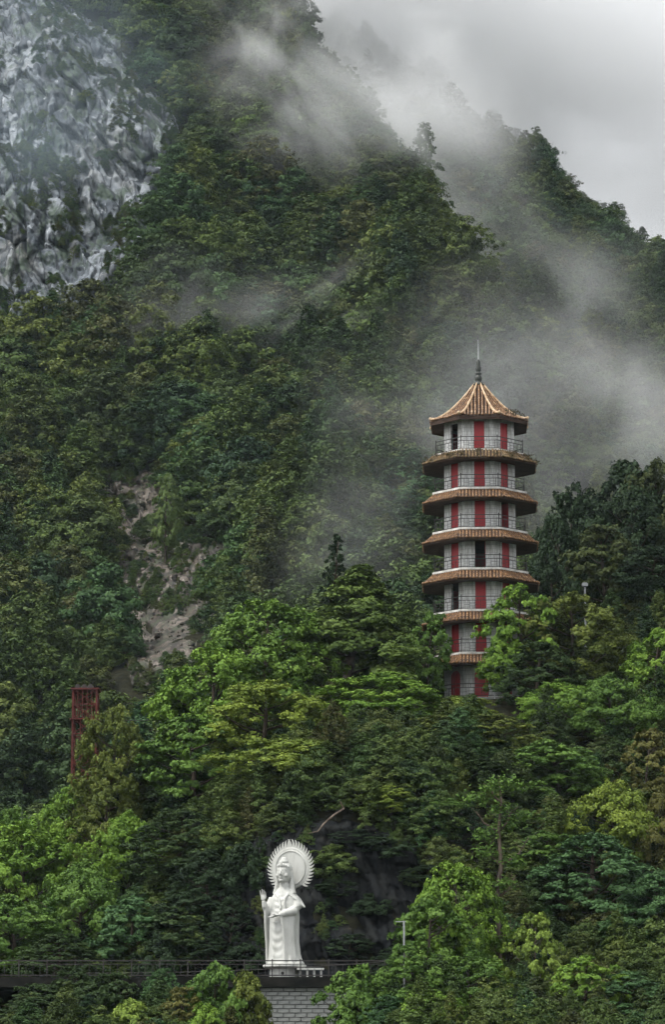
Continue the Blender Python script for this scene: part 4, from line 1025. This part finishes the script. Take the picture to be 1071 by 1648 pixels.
# head
mb = MB()
mb.ell((0, -0.05, 5.80), (0.43, 0.46, 0.58)); mb.ell((0, -0.20, 5.52), (0.30, 0.26, 0.28)); mb.tube([(0, 0.06, 5.0), (0, 0.0, 5.5)], [0.27, 0.27], 16)
mb.tube([(0, -0.50, 5.95), (0, -0.57, 5.78), (0, -0.56, 5.72)], [0.035, 0.065, 0.075], 8)
for sx in (-1, 1):
    mb.ell((sx * 0.06, -0.52, 5.715), (0.045, 0.045, 0.035), nu=8, nv=6)
    mb.ell((sx * 0.17, -0.385, 5.87), (0.10, 0.06, 0.04), nu=12, nv=8)
    mb.tube([(sx * 0.05, -0.50, 5.99), (sx * 0.18, -0.48, 6.03), (sx * 0.31, -0.38, 5.98)], [0.012, 0.014, 0.010], 6)
    mb.ell((sx * 0.24, -0.35, 5.68), (0.13, 0.10, 0.12)); mb.ell((sx * 0.42, -0.02, 5.72), (0.05, 0.09, 0.24))
mb.ell((0, -0.49, 5.59), (0.115, 0.04, 0.028), nu=12, nv=6); mb.ell((0, -0.475, 5.535), (0.095, 0.045, 0.032), nu=12, nv=6); mb.ell((0, -0.42, 5.40), (0.12, 0.09, 0.09))
# hair with a small diadem and top knot
mb.ell((0, 0.03, 6.02), (0.455, 0.49, 0.46)); mb.ell((0, -0.05, 6.44), (0.27, 0.27, 0.20)); mb.ell((0, -0.05, 6.60), (0.19, 0.19, 0.12))
for j in range(-3, 4):
    a = math.radians(-90 + j * 20); mb.ell((0.40 * math.cos(a), -0.0 + 0.44 * math.sin(a), 6.26 - 0.012 * j * j), (0.07, 0.06, 0.11 - 0.01 * abs(j)), nu=10, nv=8)
mb.ell((0, -0.43, 6.32), (0.09, 0.06, 0.14), nu=10, nv=8)
head = mb.build('head', M['white_stone'], stat, loc=(0, 0.03, SZ - 0.16 * 5.1), scale=(1.16, 1.12, 1.16)); remesh(head, 0.018, 1)
# raised hand: palm, five fingers, a small sprig in them
mb = MB(); hx, hy, hz = -1.07, -0.90, 4.10
mb.ell((hx, hy, hz + 0.20), (0.18, 0.075, 0.22))
for dx, L, cu in ((-0.15, 0.36, 0.02), (-0.05, 0.44, 0.03), (0.06, 0.38, 0.14), (0.145, 0.26, 0.18)):
    mb.tube([(hx + dx, hy, hz + 0.30), (hx + dx * 1.3, hy - cu * 0.4, hz + 0.34 + L * 0.5), (hx + dx * 1.5, hy - cu - 0.03, hz + 0.34 + L)], [0.048, 0.043, 0.030], 8)
mb.tube([(hx + 0.13, hy - 0.03, hz + 0.12), (hx + 0.24, hy - 0.09, hz + 0.26), (hx + 0.22, hy - 0.14, hz + 0.40)], [0.055, 0.048, 0.034], 8)
h_ = mb.build('raised_hand', M['white_stone'], stat, loc=(0, 0, SZ)); remesh(h_, 0.014, 1)
# hand at the waist, palm up, fingers pointing across
mb = MB(); mb.ell((-0.08, -1.06, 3.13), (0.24, 0.17, 0.08), rot=q3((0, 1, 0), -14))
for dy, L in ((-0.12, 0.28), (-0.045, 0.35), (0.035, 0.33), (0.105, 0.25)):
    mb.tube([(-0.22, -1.06 + dy, 3.10), (-0.30 - L * 0.45, -1.06 + dy * 1.1, 3.04), (-0.30 - L * 0.9, -1.06 + dy * 1.1, 3.05)], [0.05, 0.045, 0.03], 8)
mb.tube([(-0.02, -1.20, 3.16), (-0.14, -1.28, 3.22), (-0.27, -1.28, 3.23)], [0.055, 0.048, 0.034], 8)
h_ = mb.build('lowered_hand', M['white_stone'], stat, loc=(0, 0, SZ)); remesh(h_, 0.014, 1)
# halo with flame points
HC = (0.0, 0.98, 6.32); HRAD = 1.31
n = 72; mb = MB()
def hring(r, y): return [(r * math.cos(2 * math.pi * k / n), y, r * math.sin(2 * math.pi * k / n)) for k in range(n)]
mb.rings([hring(1.03, -0.02), hring(1.06, -0.06), hring(1.10, -0.06), hring(1.13, 0.0), hring(HRAD - 0.05, 0.0), hring(HRAD, 0.04), hring(HRAD, 0.12), hring(0.2, 0.12)], True)
mb.rings([hring(1.035, 0.005), hring(0.2, -0.012)], True)
halo = mb.build('halo', M['white_stone'], stat, loc=(HC[0], HC[1], SZ + HC[2]), scale=(1, 1, 1.05))
def flame(sgn, L):
    path = [(0.0, -0.06), (0.01, 0.10), (0.05, 0.22), (0.115, 0.33), (0.20, L)]
    wd = [0.10, 0.082, 0.062, 0.040, 0.006]; rr = []
    for (t, r), w in zip(path, wd): rr.append([(sgn * t - w, 0.03, r), (sgn * t + w, 0.03, r), (sgn * t + w * 0.8, 0.11, r), (sgn * t - w * 0.8, 0.11, r)])
    return MB().rings(rr).mesh('flame', M['white_stone'])
fl = {1: flame(1, 0.38), -1: flame(-1, 0.38)}
for j in range(35):
    a = math.radians(-52 + 284 * (j + 0.5) / 35)          # open at the bottom where the shoulders are
    sg_ = 1 if math.cos(a) < 0 else -1                    # points curl towards the top
    f_ = link('flame', fl[sg_], halo, (HRAD * math.cos(a), 0, HRAD * math.sin(a)), (0, math.pi / 2 - a, 0))
    up = max(0.0, math.sin(a)) ** 10; f_.scale = (1, 1, 1 + 0.35 * up)
# base: faceted drum with a dark vent and a ledge running to one side
mb = MB(); mb.lathe([(1.02, 0.0), (1.02, 0.08), (0.96, 0.12), (0.93, SZ - 0.22), (1.0, SZ - 0.18)], 12, phase=math.pi / 12); dr = mb.build('drum', M['white_stone'], stat)
mb = MB(); mb.lathe([(1.34, 0.0), (1.42, 0.06), (1.42, 0.15), (1.34, 0.19)], 28); mb.build('hem_slab', M['white_stone'], stat, loc=(0.06, 0, SZ - 0.18))
mb = MB(); mb.rings([[(0.10 * math.cos(t), -0.93, 0.36 + 0.10 * math.sin(t)) for t in np.linspace(0, 2 * math.pi, 14, endpoint=False)], [(0.10 * math.cos(t), -0.99, 0.36 + 0.10 * math.sin(t)) for t in np.linspace(0, 2 * math.pi, 14, endpoint=False)]])
mb.build('vent', M['iron'], dr, rot=(0, 0, math.radians(20)))
lg = empty('offering_ledge', P(500, 1573, 190.2)); lg.location.z = TER_Z
tag(lg, 'low white stone ledge on small brackets beside the statue base', 'ledge')
MB().box((0, 0, 0.62), (1.75, 0.9, 0.12)).build('slab', M['white_stone'], lg)
for x in (-0.65, -0.2, 0.25, 0.7): MB().box((x, -0.2, 0.28), (0.13, 0.3, 0.56)).build('bracket', M['white_stone'], lg)

# ------------------------------------------------------------------ terrace, railing, wall
M['rust'] = mat_noise('red_lattice_paint', (0.065, 0.012, 0.010), (0.12, 0.022, 0.018), 1.5, 0.6, 0.3)
M['block'] = mat_noise('grey_block', (0.26, 0.27, 0.255), (0.42, 0.43, 0.41), 1.6, 0.85, 0.2, (1, 1, 1), 0.2)
M['slab'] = mat_noise('stained_slab', (0.006, 0.007, 0.006), (0.024, 0.023, 0.020), 1.0, 0.9, 0.1, (1, 1, 2), 0.3)
xl = P(-60, 1573, 187).x; xr = P(620, 1573, 187).x
walk = MB().box(((xl + xr) / 2, 192.5, TER_Z - 0.32), (xr - xl, 12.2, 0.64)).build('walkway', M['slab'])
tag(walk, 'dark stained terrace walkway in front of the statue', 'walkway', kind='structure')
# block wall under the terrace
wl0 = P(400, 1590, 186.75).x; wl1 = P(560, 1590, 186.75).x; wz1 = TER_Z - 0.64
bw, bh = 0.74, 0.27; ncol = int((wl1 - wl0) / bw); nrow = 17
wall = empty('block_wall', ((wl0 + wl1) / 2, 186.75, wz1 - nrow * bh))
tag(wall, 'pale grey block retaining wall under the statue terrace', 'wall')
MB().box((0, 0.45, nrow * bh / 2 - 0.02), (wl1 - wl0 + 0.1, 0.6, nrow * bh)).build('mortar_bed', M['concrete'], wall)
vars_ = []
for j in range(4):
    d = random.uniform(0, 0.02); mb = MB()
    x, z = (bw - 0.035) / 2, (bh - 0.03) / 2; c = 0.02
    mb.rings([[(-x, 0.12, -z), (x, 0.12, -z), (x, 0.12, z), (-x, 0.12, z)], [(-x, -0.03 + c, -z), (x, -0.03 + c, -z), (x, -0.03 + c, z), (-x, -0.03 + c, z)], [(-x + c, -0.05 - d, -z + c), (x - c, -0.05 - d, -z + c), (x - c, -0.05 - d, z - c), (-x + c, -0.05 - d, z - c)]])
    vars_.append(mb.mesh('block', M['block']))
for r_i in range(nrow):
    for c_i in range(ncol):
        x = (c_i - (ncol - 1) / 2 + (0.25 if r_i % 2 else -0.25)) * bw
        link('block', vars_[random.randrange(4)], wall, (x, 0.1 + random.uniform(-0.012, 0.012), (r_i + 0.5) * bh), (0, 0, random.uniform(-0.01, 0.01)))
# dark iron railing along the terrace edge
rl = empty('terrace_railing', ((xl + xr) / 2, 186.6, TER_Z)); hw_ = (xr - xl) / 2
tag(rl, 'dark iron railing along the terrace in front of the statue', 'railing')
for z, t in ((1.02, 0.07), (0.80, 0.045), (0.10, 0.07)): MB().box((0, 0, z), (2 * hw_, 0.05, t)).build('rail', M['iron'], rl)
pm = MB().box((0, 0, 0.56), (0.075, 0.075, 1.12)).mesh('post', M['iron']); bm_ = MB().box((0, 0, 0.46), (0.03, 0.03, 0.68)).mesh('baluster', M['iron'])
k = int(2 * hw_ / 1.7)
for j in range(k + 1): link('post', pm, rl, (-hw_ + 2 * hw_ * j / k, 0, 0))
for j in range(k * 4):
    if j % 4: link('baluster', bm_, rl, (-hw_ + 2 * hw_ * j / (k * 4), 0, 0))
# cables strung across
def cable(name, a, b, sag, r, label):
    a = Vector(a); b = Vector(b); pts = [a.lerp(b, t) - Vector((0, 0, sag * 4 * t * (1 - t))) for t in np.linspace(0, 1, 15)]
    o = MB().tube([p - a for p in pts], r, 5).build(name, M['iron'], loc=a); tag(o, label, 'cable'); return o
cable('cable', P(90, 1566, 185.8), P(640, 1546, 185.8), 0.25, 0.022, 'thin pale cable slung in front of the walkway railing')
cable('cable', P(150, 1158, 229), P(430, 1146, 233), 0.3, 0.03, 'dark cable running from the red tower into the trees')
# red lattice tower
tb = P(138, 1112, 229.0); tz = gz(tb.x, 229.0) - 0.3; tower = empty('lattice_tower', (tb.x, 229.0, tz)); th_ = tb.z - tz
tag(tower, 'rusty red steel lattice tower standing in the trees on the left', 'tower')
w = 0.93
for sx in (-1, 1):
    for sy in (-1, 1): MB().bar((sx * w, sy * w, 0), (sx * w, sy * w, th_), 0.15).build('leg', M['rust'], tower)
nlev = int(th_ / 1.15); dz = th_ / nlev
def face_pts(f, s):   # the two bottom corners of face f
    c = [(-w, -w), (w, -w), (w, w), (-w, w)]; return c[f], c[(f + 1) % 4]
for i in range(nlev):
    for f in range(4):
        a, b = face_pts(f, 0); z0 = i * dz; z1 = z0 + dz
        MB().bar((*a, z1), (*b, z1), 0.09).build('strut', M['rust'], tower)
        MB().bar((*a, z0), (*b, z1), 0.06).build('brace', M['rust'], tower); MB().bar((*b, z0), (*a, z1), 0.06).build('brace', M['rust'], tower)
        if True:
            for q in ((0.2, 0.4, 0.6, 0.8) if z0 > th_ - 2.8 else (0.33, 0.67)):
                x, y = a[0] + (b[0] - a[0]) * q, a[1] + (b[1] - a[1]) * q
                MB().bar((x, y, z0), (x, y, z1), 0.07).build('stud', M['rust'], tower)
MB().box((0, 0, th_ - 2.35), (2.3, 2.3, 0.12)).build('platform', M['rust'], tower)
MB().box((0, 0, th_ + 0.05), (2.25, 2.25, 0.14)).build('top_frame', M['rust'], tower)
for x in (-0.62, -0.1, 0.4): MB().box((x, -0.3, th_ + 0.24), (0.42, 0.7, 0.26)).box((x, -0.3, th_ + 0.42), (0.2, 0.5, 0.14)).build('cable_saddle', M['iron'], tower)
# lamp posts
a = P(943, 992, 246.0); lp = empty('lamp_post', a); H_ = P(943, 941, 246).z - a.z
tag(lp, 'white lamp post with square head above the olive tree right of the pagoda', 'lamp post')
MB().tube([(0, 0, -3), (0, 0, H_ - 0.2)], [0.10, 0.08], 8).build('pole', M['pole'], lp)
MB().box((0, 0, H_ - 0.02), (0.5, 0.4, 0.22)).box((0, 0, H_ + 0.13), (0.36, 0.3, 0.08)).build('lamp_head', M['pole'], lp)
a = P(651, 1530, 184.6); lp = empty('utility_pole', a); H_ = P(651, 1482, 184.6).z - a.z
tag(lp, 'short thin white pole standing out of the bushes right of the statue', 'pole')
MB().tube([(0, 0, -2.5), (0, 0, H_)], [0.07, 0.06], 8).build('pole', M['pole'], lp)
MB().box((-0.2, 0, H_ - 0.05), (0.7, 0.05, 0.05)).build('crossarm', M['pole'], lp)
# pale dead limb over the grotto
a = P(548, 1290, 203); b = P(512, 1338, 201)
o = MB().tube([a - a, Vector((0.25, 0, -0.5)), (b - a) * 0.45 + Vector((0.25, 0, 0)), (b - a) * 0.75, b - a, b - a + Vector((-0.7, 0, -0.15))], [0.05, 0.07, 0.07, 0.06, 0.05, 0.02], 6).build('dead_branch', M['pale_bark'], loc=a)
tag(o, 'pale curved dead branch hanging over the dark rock above the statue', 'branch')

# ------------------------------------------------------------------ air: even haze and drifting mist
zmin, zmax = float(GZ.min()), float(GZ.max())
hz_ = MB().box((0, 497, (zmin - 1 + zmax + 15) / 2), (510, 1050, zmax - zmin + 16)).build('haze', None)
m, n, l, b, out = mat_new('haze'); n.remove(b)
pv = n.new('ShaderNodeVolumePrincipled'); pv.inputs['Color'].default_value = (0.74, 0.90, 1.0, 1); pv.inputs['Density'].default_value = 0.00005; pv.inputs['Anisotropy'].default_value = 0.2
l.new(pv.outputs[0], out.inputs['Volume']); hz_.data.materials.append(m)
tag(hz_, 'thin even haze filling the whole valley air', 'haze', kind='stuff')

def mist(u, v, Y, wpx, hpx, depth, dens, label, tilt=0.0, scale=0.035, color=(0.985, 0.992, 1.0), seed=0, lo=0.42, hi=0.72, steps=0.7, warp=0.035, stretch=0.55):
    c = P(u, v, Y); sx = wpx / 2 / F * Y; sz = hpx / 2 / F * Y
    o = MB().box((0, 0, 0), (2, 2, 2)).build('mist', None, loc=c); o.scale = (sx, depth / 2, sz); o.rotation_euler = (0, math.radians(tilt), 0)
    m, n, l, b, out = mat_new('mist'); n.remove(b)
    tc = n.new('ShaderNodeTexCoord')
    mw = n.new('ShaderNodeMapping'); mw.inputs['Scale'].default_value = (sx * warp, depth / 2 * warp, sz * warp); mw.inputs['Location'].default_value = (seed * 1.9, seed * 4.7, seed * 2.3)
    nw = n.new('ShaderNodeTexNoise'); nw.inputs['Scale'].default_value = 1.0; nw.inputs['Detail'].default_value = 1.0
    l.new(tc.outputs['Object'], mw.inputs[0]); l.new(mw.outputs[0], nw.inputs['Vector'])
    wv = n.new('ShaderNodeVectorMath'); wv.operation = 'MULTIPLY_ADD'; wv.inputs[1].default_value = (3.2, 1.5, 3.2); wv.inputs[2].default_value = (-1.6, -0.75, -1.6); l.new(nw.outputs['Color'], wv.inputs[0])
    wa = n.new('ShaderNodeVectorMath'); wa.operation = 'ADD'; l.new(tc.outputs['Object'], wa.inputs[0]); l.new(wv.outputs[0], wa.inputs[1])
    l0 = n.new('ShaderNodeVectorMath'); l0.operation = 'LENGTH'; l.new(wa.outputs[0], l0.inputs[0])
    l1 = n.new('ShaderNodeVectorMath'); l1.operation = 'LENGTH'; l.new(tc.outputs['Object'], l1.inputs[0])
    f0 = n.new('ShaderNodeMapRange'); f0.interpolation_type = 'SMOOTHSTEP'; f0.inputs['From Min'].default_value = 1.0; f0.inputs['From Max'].default_value = 0.0; l.new(l0.outputs['Value'], f0.inputs['Value'])
    f1 = n.new('ShaderNodeMapRange'); f1.interpolation_type = 'SMOOTHSTEP'; f1.inputs['From Min'].default_value = 1.0; f1.inputs['From Max'].default_value = 0.45; l.new(l1.outputs['Value'], f1.inputs['Value'])
    fo = n.new('ShaderNodeMath'); fo.operation = 'MULTIPLY'; l.new(f0.outputs[0], fo.inputs[0]); l.new(f1.outputs[0], fo.inputs[1])
    mp = n.new('ShaderNodeMapping'); mp.inputs['Scale'].default_value = (sx * scale * stretch, depth / 2 * scale, sz * scale); mp.inputs['Location'].default_value = (seed * 7.3, seed * 3.1, seed * 5.7)
    no = n.new('ShaderNodeTexNoise'); no.inputs['Scale'].default_value = 1.0; no.inputs['Detail'].default_value = 4.0; no.inputs['Roughness'].default_value = 0.6; no.inputs['Distortion'].default_value = 1.0
    l.new(tc.outputs['Object'], mp.inputs[0]); l.new(mp.outputs[0], no.inputs['Vector'])
    nr = n.new('ShaderNodeMapRange'); nr.interpolation_type = 'SMOOTHSTEP'; nr.inputs['From Min'].default_value = lo; nr.inputs['From Max'].default_value = hi
    l.new(no.outputs['Fac'], nr.inputs['Value'])
    mu = n.new('ShaderNodeMath'); mu.operation = 'MULTIPLY'; l.new(fo.outputs[0], mu.inputs[0]); l.new(nr.outputs[0], mu.inputs[1])
    m2 = n.new('ShaderNodeMath'); m2.operation = 'MULTIPLY'; l.new(mu.outputs[0], m2.inputs[0]); m2.inputs[1].default_value = dens
    pv = n.new('ShaderNodeVolumePrincipled'); pv.inputs['Color'].default_value = (*color, 1); pv.inputs['Anisotropy'].default_value = 0.1
    l.new(m2.outputs[0], pv.inputs['Density']); l.new(pv.outputs[0], out.inputs['Volume'])
    o.data.materials.append(m); m.cycles.volume_step_rate = steps
    tag(o, label, 'mist', kind='stuff'); return o
mist(740, 20, 672, 1600, 960, 150, 0.068, 'bright cloud hiding the mountain top at the upper right', tilt=22, scale=0.022, seed=1, lo=0.24, hi=0.62, warp=0.009)
mist(740, 290, 556, 940, 620, 68, 0.072, 'mist bank drifting in the hollow between the two ridges', tilt=35, scale=0.04, seed=2, lo=0.38, hi=0.70, warp=0.018)
mist(390, 540, 461, 560, 460, 24, 0.200, 'small pale wisp of mist on the mountainside', tilt=-20, scale=0.06, seed=13, lo=0.44, hi=0.74, warp=0.03)
mist(930, 680, 410, 760, 800, 74, 0.034, 'mist rising behind the right side of the pagoda', tilt=-40, scale=0.06, seed=4, lo=0.42, hi=0.70, warp=0.025)
mist(600, 760, 345, 800, 800, 50, 0.018, 'thin mist between the pagoda and the mountain', tilt=-20, scale=0.06, seed=5, lo=0.40, hi=0.74, warp=0.03)
mist(10, 150, 485, 800, 900, 22, 0.034, 'thin mist in front of the grey cliff, coloured blue for the bluish light there', color=(0.72, 0.87, 1.0), tilt=30, seed=6, lo=0.3, hi=0.75, warp=0.025)  # added for the bright bluish light on the cliff, blue put into its colour
mist(620, 110, 511, 1000, 640, 26, 0.150, 'mist streaming over the shoulder of the mountain', tilt=45, scale=0.055, seed=7, lo=0.40, hi=0.70, warp=0.02)
